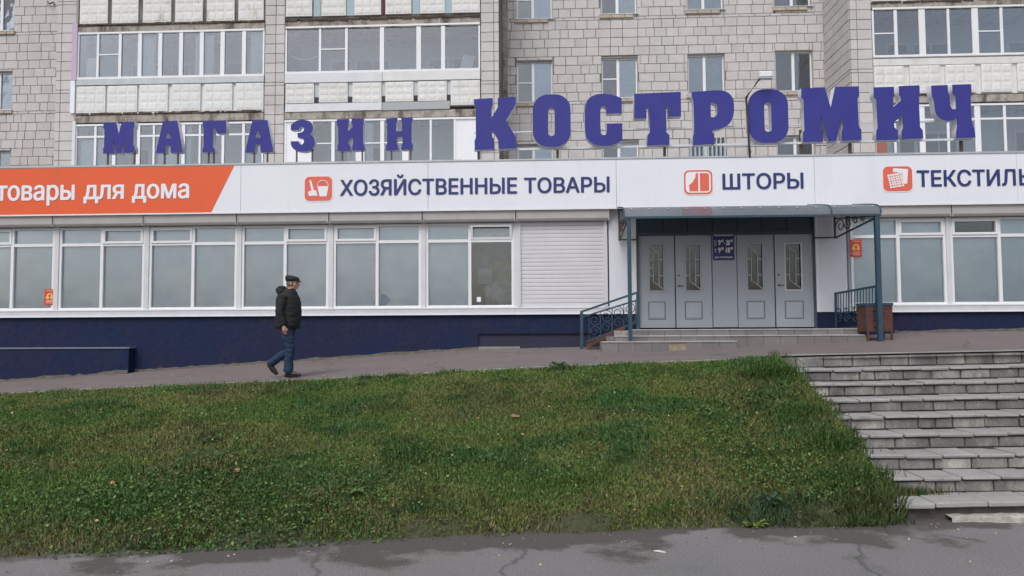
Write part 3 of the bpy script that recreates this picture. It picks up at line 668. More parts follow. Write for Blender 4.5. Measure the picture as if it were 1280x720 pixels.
SMALL = [('M',129,168.3,152.3,191.8,'small blue letter М at the left end of the roof sign, above the orange banner'),('A',195.5,228.5,151,191.2,'small blue letter А second from the left, right of the small М'),
 ('G',253,282.5,150.7,190.5,'small blue letter Г with a single arm above the oblique end of the orange banner'),('A',307,341.5,150.2,190.5,'small blue letter А fourth from the left, in front of the left pilaster'),
 ('Z',363.5,393.5,149.8,189.5,'small blue rounded letter З on two thin posts'),('I',421,456,148,188.8,'small blue letter И, next to last of the small letters'),('N',482.5,516,146.8,188,'small blue letter Н, last of the small letters, nearest the big К')]
def letter(key, a, b, t, bt, label, depth, grp, posts):
    xm = (a+b)/2; Xa, Xb = P(a, (t+bt)/2, YL).x, P(b, (t+bt)/2, YL).x; Zt, Zb_ = P(xm, t, YL).z, P(xm, bt, YL).z
    loops = G[key]; allp = [q for l in loops for q in l]; x0 = min(q[0] for q in allp); x1 = max(q[0] for q in allp); y0 = min(q[1] for q in allp); y1 = max(q[1] for q in allp)
    W, H = Xb-Xa, Zt-Zb_
    tl = [[((q[0]-x0)/(x1-x0)*W, (1-(q[1]-y0)/(y1-y0))*H) for q in l] for l in loops]
    r = root('roof_letter', (Xa, YL, Zb_), label, 'sign letter', grp)
    for nm, dep, off, mm in (('letter_side', depth/2, depth/2+.004, M_lside), ('letter_face', .004, 0, M_lface)):
        me = curve_mesh(tl, dep, nm)
        o = new_obj(nm, me, r, mm); me.transform(Matrix.Rotation(math.radians(90), 4, 'X')); o.location = (0, off, 0)
    m = MB()
    for k, p in enumerate(posts):
        X = P(p, bt+6, YL+.05).x-Xa
        m = MB(); m.box(X-.016, X+.016, .03, .062, zft+.03-Zb_, .1 if key != 'Z' else .12); m.box(X-.045, X+.045, .0, .09, zft+.03-Zb_, zft+.06-Zb_); m.build('post', M_steel, r)
    return r
sp = [(135,168.5),(206,222.5),(261,267.5),(318,334.5),(371,390.5),(428,453),(489.5,513.5)]
for q, pp in zip(SMALL, sp): letter(*q, .16, 'small letters of the roof sign', pp)
bp_ = [(599,),(696,),(),(831,),(),(),(1003,),(1064,),()]
for q, pp in zip(BIG, bp_): letter(*q[:6], .20, 'big letters of the roof sign', ())
rl = root('letter_rail', (6, YL+.12, zft), 'thin steel rail on short posts carrying the big blue letters', 'rail')
z_ = [P(592, 187.5, YL+.1), P(1218, 173.5, YL+.1)]
MB().sqtube((z_[0].x, YL+.13, z_[0].z), (z_[1].x, YL+.13, z_[1].z), .045).build('rail', M_lside, rl)
z_ = [P(592, 166, YL+.2), P(1218, 150, YL+.2)]
MB().sqtube((z_[0].x, YL+.235, z_[0].z), (z_[1].x, YL+.235, z_[1].z), .03).build('rail', M_lside, rl)
for p in (598, 697, 831.5, 1003, 1064.5, 1204.5):
    X = P(p, 190, YL+.1).x; b = MB(); b.box(X-.028, X+.028, YL+.16, YL+.215, zft+.03, zft+.03+.62); b.build('post', M_steel, rl)
settle(rl)
# floodlight on its pole
fp = [P(936.5, 193, YL-.02), P(934, 150, YL-.02), P(932, 122.5, YL-.02), P(947.5, 101, YL-.02), P(962.5, 99, YL-.02)]
fl = root('floodlight', tuple(fp[0]), 'white floodlight on a bent dark pole between the big letters Р and О', 'floodlight')
m = MB(); m.tube([(fp[0].x, YL-.06, zft), (fp[1].x, YL-.06, fp[1].z), (fp[2].x, YL-.06, fp[2].z), (fp[3].x, YL-.10, fp[3].z), (fp[4].x, YL-.14, fp[4].z)], .024, 8); m.build('pole', M_steel, fl, smooth=True)
a, b = P(947, 91.5, YL-.1), P(964, 99, YL-.1)
m = MB(); m.cbox(a.x, b.x, YL-.26, YL-.08, b.z, a.z, .02); o = m.build('lamp_head', M_pvc, fl)
m = MB(); m.box(a.x+.02, b.x-.02, YL-.25, YL-.10, b.z-.018, b.z-.002); m.build('lamp_glass', M_flash, fl)
m = MB(); m.tube([(fp[1].x, YL-.09, zft+.4), (fp[1].x+.05, YL-.09, zft+.1), (fp[1].x+.02, YL-.09, zft+.04)], .008, 5); m.build('cable', M_steel, fl)
settle(fl)
# ------------------------------------------------------------------ small signs
def poster(px0, px1, y0, y1, label):
    Y = 16.975; A, B = P(px0, y0, Y), P(px1, y1, Y)
    r = root('poster', (A.x, Y, B.z), label, 'poster')
    w, h = B.x-A.x, A.z-B.z; Mr, My = MATS['poster_red'], MATS['poster_yellow']
    box('sheet', Mr, r, 0, w, 0, .006, 0, h)
    L = lambda u, v: (w*u, h*v)
    flat('emblem', [L(.5+.36*math.cos(t)*(1 if k % 2 else .72), .52+.28*math.sin(t)*(1 if k % 2 else .72)) for k, t in enumerate([math.pi*j/9-.35*0 for j in range(10)])]+[L(.14,.42), L(.3,.36), L(.5,.44), L(.7,.36), L(.86,.42)], -.002, My, r)
    flat('emblem_centre', [L(.5+.11*math.cos(t), .57+.1*math.sin(t)) for t in [k*.8 for k in range(8)]], -.004, Mr, r)
    m = MB()
    for z, a, b in ((.9, .15, .85), (.28, .2, .8), (.2, .12, .88), (.12, .2, .8)): m.poly([(w*a, -.003, h*z-.010), (w*b, -.003, h*z-.010), (w*b, -.003, h*z+.012), (w*a, -.003, h*z+.012)])
    m.build('print_lines', MATS['poster_pink'], r)
mat('poster_red', (.62,.055,.035), .5); mat('poster_yellow', (.80,.50,.16), .5); mat('poster_pink', (.75,.35,.25), .5)
poster(55.5, 68.8, 361.5, 381, 'small red poster low in the corner of the leftmost shop window')
poster(1062.5, 1077.5, 299.5, 321, 'red poster with yellow emblem on the window right of the entrance')
A, B = P(891, 291.5, 17.03), P(918, 325, 17.03); w, h = B.x-A.x, A.z-B.z
os_ = root('opening_hours_sign', (A.x, 17.03, B.z), 'navy opening hours sign with white figures above the middle door panel', 'sign')
M_hs = mat('hours_sign_navy', (.012,.018,.13), .4)
box('plate', M_hs, os_, 0, w, 0, .012, 0, h); flat('header_band', [(w*.05,h*.89),(w*.95,h*.89),(w*.95,h*.985),(w*.05,h*.985)], -.002, M_pvc2, os_)
tt = lambda s, a, b, c, d, y=-.005, bo=.03, mm=M_whitetxt: text_obj('lettering', s, mm, w*a, w*b, h*c, h*d, y, os_, bo)
tt('РЕЖИМ РАБОТЫ', .1, .9, .905, .965, mm=M_hs, bo=.0)
tt('9', .24, .36, .54, .75); tt('00', .38, .50, .66, .76); tt('-', .53, .58, .60, .63); tt('20', .61, .80, .54, .75); tt('00', .82, .94, .66, .76)
tt('9', .24, .36, .26, .47); tt('00', .38, .50, .38, .48); tt('-', .53, .58, .34, .37); tt('18', .61, .80, .26, .47); tt('00', .82, .94, .38, .48)
tt('П', .07, .15, .68, .74); tt('Н', .07, .15, .60, .66); tt('С', .07, .15, .52, .58); tt('В', .07, .15, .36, .42); tt('С', .07, .15, .28, .34)
tt('БЕЗ ПЕРЕРЫВА', .08, .92, .07, .135, bo=.02)
# ================================================================== entrance steps
es = root('entrance_steps', (P(900, 420, 15.9).x, 15.9, EZ-.4), 'three low tiled steps in front of the grey double doors', 'steps')
re_ = random.Random(9)
zL, z2, z3 = PZ(930, 411.2, 16.0), PZ(930, 419.0, 15.65), PZ(800, 426.8, 15.3)
levels = [(P(790.5, 411, 16.0).x, P(1075.5, 411, 16.0).x, 16.0, 17.05, zL, z2-.0), (P(768.5, 420, 15.65).x, P(1083.5, 419, 15.65).x, 15.65, 16.0, z2, EZ-.50), (P(752, 427, 15.3).x, P(922, 427, 15.3).x, 15.3, 15.65, z3, EZ-.60)]
for k, (xa, xb, ya, yb, zt_, zb_) in enumerate(levels):
    c = MB(); c.box(xa+.01, xb-.01, ya+.016, (17.3 if k == 0 else yb+.3), EZ-.9, zt_-.02); s = c.build('step', M_mort2, es)
    tw = .335; x = xa; i = 0
    while x < xb-.05:       # riser tiles, then the tread tiles above them
        x2 = min(x+tw, xb); zb2 = [z2-.01, zpav((x+x2)/2, 15.6)-.06, zpav((x+x2)/2, 15.2)-.08][k]
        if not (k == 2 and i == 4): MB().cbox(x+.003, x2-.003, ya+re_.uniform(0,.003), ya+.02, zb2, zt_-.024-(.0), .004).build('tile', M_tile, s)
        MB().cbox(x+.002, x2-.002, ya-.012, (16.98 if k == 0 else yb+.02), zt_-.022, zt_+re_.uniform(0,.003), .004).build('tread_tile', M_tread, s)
        x = x2; i += 1
    for xs_, sg in ((xa, -1), (xb, 1)):
        y = ya+.004
        while y < min(yb, 16.97)-.02:
            y2 = min(y+tw, min(yb, 16.97)); m = MB(); m.box(min(xs_, xs_+sg*-.006), max(xs_, xs_-sg*.006)+.0, y+.003, y2-.003, EZ-.75, zt_-.026); m.build('tile', M_tile, s); y = y2
settle(es)
# rusty pram ramp left of the steps, with rubble blocks beneath
rp = root('pram_ramp', (P(750, 430, 16.3).x, 16.3, EZ-.4), 'rusty steel pram ramp sloping up beside the left end of the entrance steps', 'ramp')
A, B = P(733, 432.5, 16.2), P(780, 409.5, 16.2)
for yy in (16.12, 16.62): MB().sqtube((A.x, yy, A.z), (B.x, yy, B.z+.0), .07).build('channel', M_rust, rp)
m = MB()
for k in range(5):
    t = (k+.5)/5; x = A.x+(B.x-A.x)*t; m.box(x-.03, x+.03, 16.12, 16.62, A.z+(B.z-A.z)*t-.01, A.z+(B.z-A.z)*t+.02)
m.build('cross_bar', M_rust, rp)
for k, (a, b, yb_) in enumerate(((758, 775, 421), (768, 790, 413.5))):
    q = P(a, yb_, 16.0); w_ = P(b, yb_, 16.0).x; MB().cbox(q.x, w_, 16.05+.02*k, 16.9, EZ-.8, q.z, .012).build('rubble_block', M_stone, rp)
settle(rp)
# ------------------------------------------------------------------ railings
def scroll(cx, cz, r, a0, turns, sgn, y, fn):
    pts = []; n = int(14*turns)
    for i in range(n+1):
        t = i/n; rr = r*(1-.78*t); a = a0+sgn*2*math.pi*turns*t; pts.append(fn(cx+rr*math.cos(a), cz+rr*math.sin(a)))
    return pts
YR = 16.3
a0, a1 = P(727, 391.5, YR), P(727, 436, YR); b0, b1 = P(797, 365.5, YR+.0), P(797, 411, YR)
lr = root('railing', (a1.x, YR, a1.z), 'sloping teal wrought iron handrail with scrolls left of the entrance steps', 'railing')
MB().sqtube((a1.x, YR, a1.z-.05), (a0.x, YR, a0.z+.02), .065).build('post', M_teal, lr); MB().sqtube((b1.x, YR, b1.z-.05), (b0.x, YR, b0.z), .055).build('post', M_teal, lr)
MB().sqtube((a0.x-.03, YR-.0, a0.z+.02), (b0.x, YR, b0.z), .045).build('handrail', M_teal, lr)
c0, c1 = P(729, 396, YR), P(797, 375, YR)
MB().sqtube(tuple(c0), tuple(c1), .035).build('rail', M_teal, lr)
d0, d1 = P(733, 427, YR), P(797, 402, YR)
MB().sqtube(tuple(d0), tuple(d1), .035).build('rail', M_teal, lr)
sl = (d1.z-d0.z)/(d1.x-d0.x)
for k in range(9):
    x = d0.x+.06+(d1.x-d0.x-.1)*k/8; zb_, zt_ = d0.z+sl*(x-d0.x), c0.z+(c1.z-c0.z)/(c1.x-c0.x)*(x-c0.x)
    if k % 2 == 0: MB().sqtube((x, YR, zb_), (x, YR, zt_), .014).build('baluster', M_teal, lr)
    else:
        H = zt_-zb_; m = MB(); f2 = lambda u, v: (u, YR, v)
        for s, cz in ((1, zb_+H*.28), (-1, zb_+H*.72)):
            MB().tube(scroll(x, cz, H*.26, -s*math.pi/2, 1.6, s, YR, f2), .011, 4).build('scroll', M_teal, lr)
settle(lr)
# railing at the right end of the landing, running out from the wall
g0, g1 = P(1043.5, 367, 16.9), P(1097, 357.5, 15.42); h0, h1 = P(1043.5, 391, 16.9), P(1097, 388, 15.42)
rr_ = root('railing', (g1.x, 15.42, EZ-.3), 'dark teal railing of upright bars running out from the wall right of the doors', 'railing')
ln = lambda A, B, t: tuple(Vector(A).lerp(Vector(B), t))
MB().sqtube(tuple(g0), tuple(g1), .04).build('handrail', M_teal, rr_); MB().sqtube(tuple(h0), tuple(h1), .03).build('rail', M_teal, rr_)
k0, k1 = Vector((g0.x, g0.y, EZ-.05)), Vector((g1.x, g1.y, EZ-.0))
MB().sqtube(tuple(k0), tuple(k1), .03).build('rail', M_teal, rr_)
for k in range(15):
    t = (k+.3)/15; MB().sqtube(ln(g0, g1, t), ln(h0, h1, t), .016 if k else .035).build('baluster', M_teal, rr_)
MB().sqtube(ln(g0, g1, .02), (g0.x, g0.y, EZ-.1), .04).build('post', M_teal, rr_)
m = MB()
for k in range(5):
    t = (k+.5)/5; c = Vector(ln(h0, h1, t)); cz = c.z-.13; dx, dy = (h1.x-h0.x)/1.5, (h1.y-h0.y)/1.5
    fn = lambda u, v: (c.x+dx*u, c.y+dy*u, v)
    MB().tube(scroll(0, cz, .12, 0, 1.3, 1, 0, fn), .011, 4).build('scroll', M_teal, rr_); MB().tube(scroll(0, cz+.16, .08, math.pi, 1.2, -1, 0, fn), .009, 4).build('scroll', M_teal, rr_)
settle(rr_)
# rusty bin
q0, q1 = P(1077, 379, 15.75), P(1115.5, 379, 15.55)
zbt, zbb = q0.z, PZ(1095, 420.5, 15.6)
bn = root('rubbish_bin', ((q0.x+q1.x)/2, 15.75, zbb), 'rusty brown sheet metal bin with a dark teal rim beside the right canopy post', 'bin')
m = MB(); m.box(q0.x, q1.x, 15.56, 15.58, zbb+.10, zbt-.05); bnf = m.build('front_panel', M_rust, bn)
m = MB(); m.box(q0.x, q0.x+.02, 15.585, 16.0, zbb+.10, zbt-.05); m.box(q1.x-.02, q1.x, 15.585, 16.0, zbb+.10, zbt-.05); m.box(q0.x+.02, q1.x-.02, 15.98, 16.0, zbb+.1, zbt-.05); m.box(q0.x+.02, q1.x-.02, 15.585, 15.975, zbb+.10, zbb+.13); m.build('side_panel', M_rust, bn)
m = MB()
for (a, b, c, d) in ((q0.x-.015, q1.x+.015, 15.545, 15.60), (q0.x-.015, q1.x+.015, 15.96, 16.015), (q0.x-.015, q0.x+.03, 15.602, 15.958), (q1.x-.03, q1.x+.015, 15.602, 15.958)): m.box(a, b, c, d, zbt-.055, zbt)
m.build('rim', M_teal, bn)
for x in (q0.x+.02, q1.x-.04):
    for y in (15.575, 15.95): MB().box(x, x+.035, y-.02, y+.02, zbb-.08, zbb+.099).build('leg', M_rust, bn)
MB().tube([(q0.x+.012, 15.552, zbb+.13), (q0.x+.012, 15.552, zbt-.06)], .014, 6).build('edge_bar', M_teal, bn)
settle(bn)
# ------------------------------------------------------------------ canopy
XC0, XC1 = 1.60, P(1099, 268, 15.35).x+.03
cn = root('entrance_canopy', ((XC0+XC1)/2, 15.35, EZ-.4), 'curved grey polycarbonate canopy on two teal posts over the entrance', 'canopy')
M_can = mat('canopy_sheet', (.115,.133,.150), .4, (.15,.17,.185), 1.5, stain=(.19,.21,.225), stain_s=1.3, stain_lo=.6, stain_hi=.85)
M_canr = mat('canopy_red_patch', (.20,.085,.095), .4, (.12,.11,.13), 3)
prof = [(15.33, 2.235), (15.345, 2.30), (15.40, 2.375), (15.52, 2.43), (15.75, 2.475), (16.1, 2.535), (16.45, 2.585), (16.72, 2.63)]
xs = [XC0+(XC1-XC0)*k/6 for k in range(7)]; xr0, xr1 = P(853, 264, 15.4).x, P(889, 264, 15.4).x
def sheet(a, b, name, m):
    mb = MB(); n = len(prof)
    for dz in (0, .012):
        for x in (a, b): mb.v += [(x, y, EZ+z+dz) for y, z in prof]
    for i in range(n-1):
        mb.f += [(i, i+1, n+i+1, n+i), (2*n+i, 3*n+i, 3*n+i+1, 2*n+i+1), (i, 2*n+i, 2*n+i+1, i+1), (n+i, n+i+1, 3*n+i+1, 3*n+i)]; mb.mi += [0]*4
    mb.f += [(0, n, 3*n, 2*n), (n-1, 3*n-1, 4*n-1, 2*n-1)]; mb.mi += [0, 0]
    return mb.build(name, m, cn)
bounds = [XC0, xr0, xr1, (xr1+XC1)/2+.7, XC1]
for k in range(4): sheet(bounds[k]+.002, bounds[k+1]-.002, 'roof_sheet', M_canr if k == 1 else M_can)
for x in [XC0-.0, bounds[3], XC1]:
    MB().tube([(x, y-.005, EZ+z+.016) for y, z in prof], .016, 6).build('arch_rib', M_teal, cn)
m = MB()
for k in range(14): x = XC0+.15+(XC1-XC0-.3)*k/13; m.tube([(x, 15.385, EZ+2.385), (x, 15.37, EZ+2.40)], .014, 6)
m.build('screw_cap', M_pvc2, cn)
MB().sqtube((XC0, 15.345, EZ+2.215), (XC1, 15.345, EZ+2.215), .04).build('front_beam', M_teal, cn)
MB().sqtube((XC0, 16.70, EZ+2.59), (XC1, 16.70, EZ+2.59), .035).build('wall_beam', M_teal, cn)
pl_, pr_ = P(788.3, 441, 15.38), P(1100.5, 429, 15.38)
for q in (pl_, pr_): MB().sqtube((q.x, 15.38, q.z-.1), (q.x, 15.38, EZ+2.20), .075 if q is pl_ else .088).build('post', M_teal, cn)
def bracket(xf, xw):
    m = MB(); f = lambda t, z: (xf+(xw-xf)*t, 15.38+1.5*t, EZ+z)
    m.sqtube(f(0, 2.17), f(.98, 1.93), .03); m.sqtube(f(0, 2.2), f(.98, 2.36), .025); m.sqtube(f(.98, 1.93), f(.98, 2.6), .035)
    m.build('bracket', M_steel, cn)
    m = MB()
    for k in range(4):
        t = .3+.18*k; g = .07+.03*k; cz = 2.17-.24*t+.14*t+.06
        fn = lambda u, v: f(t+u, v); MB().tube(scroll(0, cz+.03, g, 0, 1.3, 1 if k % 2 else -1, 0, lambda u, v: f(t+u/1.5, v)), .012, 4).build('scroll', M_steel, cn)
bracket(pl_.x-.02, PX(773.5, 16.9, 280)); bracket(pr_.x, PX(1042, 16.9, 280))
m = MB(); m.sqtube((PX(773.5, 16.9, 280), 16.88, EZ+1.95), (xd0, 16.93, EZ+1.95), .03); m.sqtube((xd1, 16.93, EZ+1.95), (PX(1042, 16.9, 280), 16.88, EZ+1.95), .03); m.build('wall_bar', M_steel, cn)
m = MB()
for k in range(1, 6): x = XC0+(XC1-XC0)*k/6; m.sqtube((x, 15.36, EZ+2.22), (x, 16.7, EZ+2.56), .025)
m.build('purlin', M_teal, cn)
settle(cn)
# ================================================================== apartment block
apt = root('apartment_building', (0, 30, 0), 'nine storey light block masonry apartment building with glazed loggias behind the shop', 'apartment building')
YB, YC, YLF = 22.5, 24.6, 25.2
CH = .3; ST = 2.8
TOP, BOT = EZ+14.0, EZ+1.2
x_p1a, x_p1b = PX(69.5, YB, 100), PX(94, YB, 100)
x_p2a, x_p2b = PX(330.5, YB, 100), PX(355.5, YB, 100)
x_p3a, x_p3b = PX(601, YB, 100), PX(624, YB, 100)
x_p4a, x_p4b = PX(1064.5, YB, 100), PX(1090.5, YB, 60)
# windows of the recessed walls: (x0,x1,z0,z1)
cw = []
cpx = [(645.5,691), (752,797.5), (860,906.5), (969.5,1017)]; cy = [(75.5,127.5), (71,122), (67,117), (63,113.5)]
for (a, b), (t, bt) in zip(cpx, cy):
    m0, m1 = PX(a, YC, 100), PX(b, YC, 100); zt_, zb_ = PZ((a+b)/2, t, YC), PZ((a+b)/2, bt, YC)
    for s in (-1, 0, 1, 2): cw.append((m0, m1, zb_+ST*s, zt_+ST*s, s))
lw = []
a0x, a1x = PX(-20, YLF, 50), PX(17.5, YLF, 20)
zt_, zb_ = PZ(8, 89, YLF), PZ(8, 137, YLF)
for s in (-1, 0, 1, 2): lw.append((a0x, a1x, zb_+ST*s, zt_+ST*s, s))
# window sill/course datum per zone
datC = PZ(700, 22.5, YC)         # the thin string course, under the upper row of windows
datL = PZ(60, 39.5, YLF); datB1 = PZ(85, 168.5-56.5, YB); 
bcache = {}; nblocks = [0]; STUFF = {}
rb = random.Random(21)
def block_mesh(w, h):
    key = (round(w, 2), round(h, 2))
    if key not in bcache:
        m = MB(); w2, h2 = key[0]/2, key[1]/2; m.cbox(-w2, w2, 0, .05, -h2, h2, .007); me = m.mesh('block'); me.materials.append(M_block); bcache[key] = me
    return bcache[key]
def put_block(parent, x0, x1, z0, z1, y, seen, axis='x'):
    w, h = x1-x0, z1-z0
    if w < .05 or h < .04: return
    yo = rb.uniform(-.004, .004)
    if seen and nblocks[0] < 300:
        o = bpy.data.objects.new('block', block_mesh(w, h)); COL.objects.link(o); o.parent = parent; nblocks[0] += 1
        o.location = ((x0+x1)/2, y+yo, (z0+z1)/2)
        if axis == 'y': o.rotation_euler = (0, 0, -math.pi/2); o.location = (y+yo, (x0+x1)/2, (z0+z1)/2)
    else:
        mb = STUFF.setdefault('m', MB())
        if axis == 'x': mb.cbox(x0, x1, y+yo, y+yo+.05, z0, z1, .007)
        else:          # face looks towards -x
            xx = y+yo; mb.v += []; n = len(mb.v); b = .007
            mb.v += [(xx+.05,x0,z0),(xx+.05,x1,z0),(xx+.05,x1,z1),(xx+.05,x0,z1),(xx,x0+b,z0+b),(xx,x1-b,z0+b),(xx,x1-b,z1-b),(xx,x0+b,z1-b)]
            for q in ((0,1,5,4),(1,2,6,5),(2,3,7,6),(3,0,4,7),(4,5,6,7)): mb.f.append(tuple(n+i for i in q)); mb.mi.append(0)
def courses(dat):      # string course .1 high below dat, then nine courses of .3 up
    out = []; k = -4
    while True:
        base = dat+ST*k
        rows = [(base-.1, base)]+[(base+CH*i, base+CH*(i+1)) for i in range(9)]
        for r in rows:
            if r[0] > TOP: return out
            if r[1] > BOT: out.append(r)
        k += 1
def masonry(name, x0, x1, y, dat, holes=(), seenf=None, stack=None, axis='x', widths=(.39,.39,.5,.39,.5,.27), depth=.3):
    m = MB(); js = .015
    # backing wall split round the holes
    xs_ = sorted({x0, x1, *[h[0] for h in holes if x0 < h[0] < x1], *[h[1] for h in holes if x0 < h[1] < x1]})
    for a, b in zip(xs_[:-1], xs_[1:]):
        hs_ = sorted([(h[2], h[3]) for h in holes if h[0] < (a+b)/2 < h[1]]); z = BOT
        for q in hs_+[(TOP, TOP)]:
            if q[0] > z: (m.box(a, b, y+.03, y+depth, z, min(q[0], TOP)) if axis == 'x' else m.box(y+.03, y+depth, a, b, z, min(q[0], TOP)))
            z = max(z, q[1])
    wall = m.build(name, M_mortar, apt)
    for r, (za, zb_) in enumerate(courses(dat)):
        if stack: segs = list(zip(stack[:-1], stack[1:]))
        else:
            segs = []; x = x0-rb.uniform(0, .35)
            while x < x1:
                w = rb.choice(widths); segs.append((max(x, x0), min(x+w, x1))); x += w
        for a, b in segs:
            parts = [(a, b, za, zb_)]
            for h in holes:
                if h[3] > za and h[2] < zb_:
                    nx = []
                    for p, q, u0, u1 in parts:
                        if h[1] <= p or h[0] >= q: nx.append((p, q, u0, u1)); continue
                        if p < h[0]: nx.append((p, h[0], u0, u1))
                        if q > h[1]: nx.append((h[1], q, u0, u1))
                        m0, m1 = max(p, h[0]), min(q, h[1])
                        if u1 > h[3]: nx.append((m0, m1, h[3], u1))
                        if u0 < h[2]: nx.append((m0, m1, u0, h[2]))
                    parts = nx
            for p, q, u0, u1 in parts:
                sn = seenf((p+q)/2, (u0+u1)/2) if seenf else False
                put_block(wall, p+js/2, q-js/2, u0+js/2, u1-js/2, y, sn, axis)
    return wall
inview = lambda x, z: EZ+3.9 < z < EZ+10.3
wc = masonry('wall', x_p3b-.02, x_p4a+.08, YC, datC, [(a, b, c, d) for a, b, c, d, s in cw], inview)
# pilasters and side walls
w1 = masonry('pilaster', x_p1a, x_p1b, YB, PZ(85, 112.5, YB), (), None, [x_p1a, x_p1a+.16, x_p1b], depth=3.0)
masonry('pilaster', x_p2a, x_p2b, YB, PZ(343, 103, YB), (), None, [x_p2a, x_p2a+.34, x_p2b], depth=3.0)
masonry('pilaster', x_p3a, x_p3b, YB, PZ(612, 101, YB), (), None, [x_p3a, x_p3a+.40, x_p3b], depth=3.0)
masonry('pilaster', x_p4a, x_p4b, YB, PZ(1080, 86.5, YB), (), None, [x_p4a, x_p4a+.20, x_p4b], depth=3.0)
masonry('wall', -25, x_p1a+.05, YLF, datL, [(a, b, c, d) for a, b, c, d, s in lw])
masonry('return_wall', YB+.03, YC, x_p4a-.015, PZ(1080, 86.5, YB)+.02, (), None, None, 'y', widths=(1.05,.55,1.05,.8), depth=.2)
box('shaded_return_strip', M_conc, apt, x_p3b+.005, x_p3b+.16, YC-.25, YC+.02, BOT, TOP)  # grey strip stands in for the shaded return face of the pilaster
box('side_render', M_brown, apt, x_p1b-.0+.002, x_p1b+.07, YB-.03, YB+.6, BOT, TOP)
box('lavender_jamb', M_lav, apt, PX(90, YB-.05, 60), PX(96.5, YB-.05, 60), YB-.06, YB+.1, PZ(93, 101, YB), PZ(93, 30, YB))
box('pale_jamb', M_white, apt, PX(89.5, YB-.05, 60), PX(95, YB-.05, 60), YB-.06, YB+.1, PZ(93, 142, YB), PZ(93, 101.5, YB))
box('pale_jamb', M_pvc2, apt, PX(90, YB-.05, 180), PX(94, YB-.05, 180), YB-.06, YB+.1, BOT, PZ(93, 152, YB))
# body behind everything and far wings
box('wall', M_blockd, apt, -60, x_p1a-5, YLF+.3, 36, 0, EZ+24)
box('wall', M_blockd, apt, x_p4b+9, 60, YB+.3, 36, 0, EZ+24)
box('core', M_blockd, apt, -25, x_p4b+9, 26.2, 36, 0, EZ+24)
# ordinary windows
def apt_window(a, b, z0, z1, y, style, gr=False):
    w = .055; f = MB(); Y0, Y1 = y+.13, y+.20; xm = a+(b-a)*(.46 if style != 3 else .50)
    f.box(a, a+w, Y0, Y1, z0, z1); f.box(b-w, b, Y0, Y1, z0, z1); f.box(a+w, b-w, Y0+.002, Y1, z0, z0+w); f.box(a+w, b-w, Y0+.002, Y1, z1-w, z1); f.box(xm-.045, xm+.045, Y0-.01, Y1, z0+w, z1-w)
    if style in (0, 1): zm = z0+(z1-z0)*(.49); f.box(a+w, xm-.045, Y0+.004, Y1, zm-.02, zm+.02)
    win = f.build('window', M_pvc, apt)
    box('pane', GL_apt, win, a+w, xm-.045, Y0+.03, Y0+.036, z0+w, z1-w); box('pane', GL_apt, win, xm+.045, b-w, Y0+.03, Y0+.036, z0+w, z1-w)
    m = MB(); m.box(a, a+.012, y+.03, Y0+.02, z0, z1); m.box(b-.012, b, y+.03, Y0+.02, z0, z1); m.box(a, b, y+.03, Y0+.02, z1-.012, z1); m.build('reveal', M_blockd, win)
    m = MB(); m.box(a-.03, b+.03, y+.9, y+1.0, z0-.2, z1+.2); m.build('interior', M_dark, win)
    if style == 1: box('curtain', M_curt, win, xm+.05, b-w, Y1+.004, Y1+.01, z0, z1)
    if style == 0: box('curtain', M_sky, win, xm+.05, b-w, Y1+.004, Y1+.01, z0, z1)
    if style == 2: box('curtain', M_curt2, win, a+w, b-w, Y1+.004, Y1+.01, z0, z1)
    if style == 3: box('curtain', M_greenc, win, xm+.05, b-w, Y1+.004, Y1+.01, z0, z1)
    # sheet sill and a row of sill bricks
    MB().box(a-.05, b+.05, y-.06, Y0, z0-.035, z0-.004).build('sill', M_pvc2 if gr else M_steel if style == 9 else M_flash, win)
    return win
M_sky = mat('pale_blue_blind', (.60,.72,.84), .8, (.42,.54,.66), 1.2); M_curt2 = mat('grey_net_curtain', (.56,.60,.62), .9, (.48,.53,.55), 8, stretch=(1,1,.1)); M_greenc = mat('dim_drape', (.13,.15,.14), .9)
M_mint = mat('mint_curtain', (.60,.68,.66), .9)
styles = [0, 1, 2, 3]
for k, (a, b, c, d, s) in enumerate(cw):
    win = apt_window(a, b, c, d, YC, styles[k//4], k % 4 == 1)
    x = a-.06
    for w in (.42, .42, .28):      # brick row under the sill
        if x+w <= b+.1: MB().cbox(x+.006, min(x+w, b+.06)-.006, YC-.055, YC+.02, c-.145, c-.042, .008).build('sill_brick', M_sillbrick, win); x += w
    if k//4 == 2 and s == -1:
        m = MB()
        for j in range(9): xx = a+.05+(b-a-.1)*j/8; m.box(xx-.02, xx+.02, YC-.03, YC+.0, c, d+.02)
        m.build('window_bars', M_flash, win)
for k, (a, b, c, d, s) in enumerate(lw):
    win = apt_window(a, b, c, d, YLF, 3, True); x = a
    while x < b: MB().cbox(x+.006, min(x+.42, b+.05)-.006, YLF-.055, YLF+.02, c-.145, c-.042, .008).build('sill_brick', M_sillbrick, win); x += .42
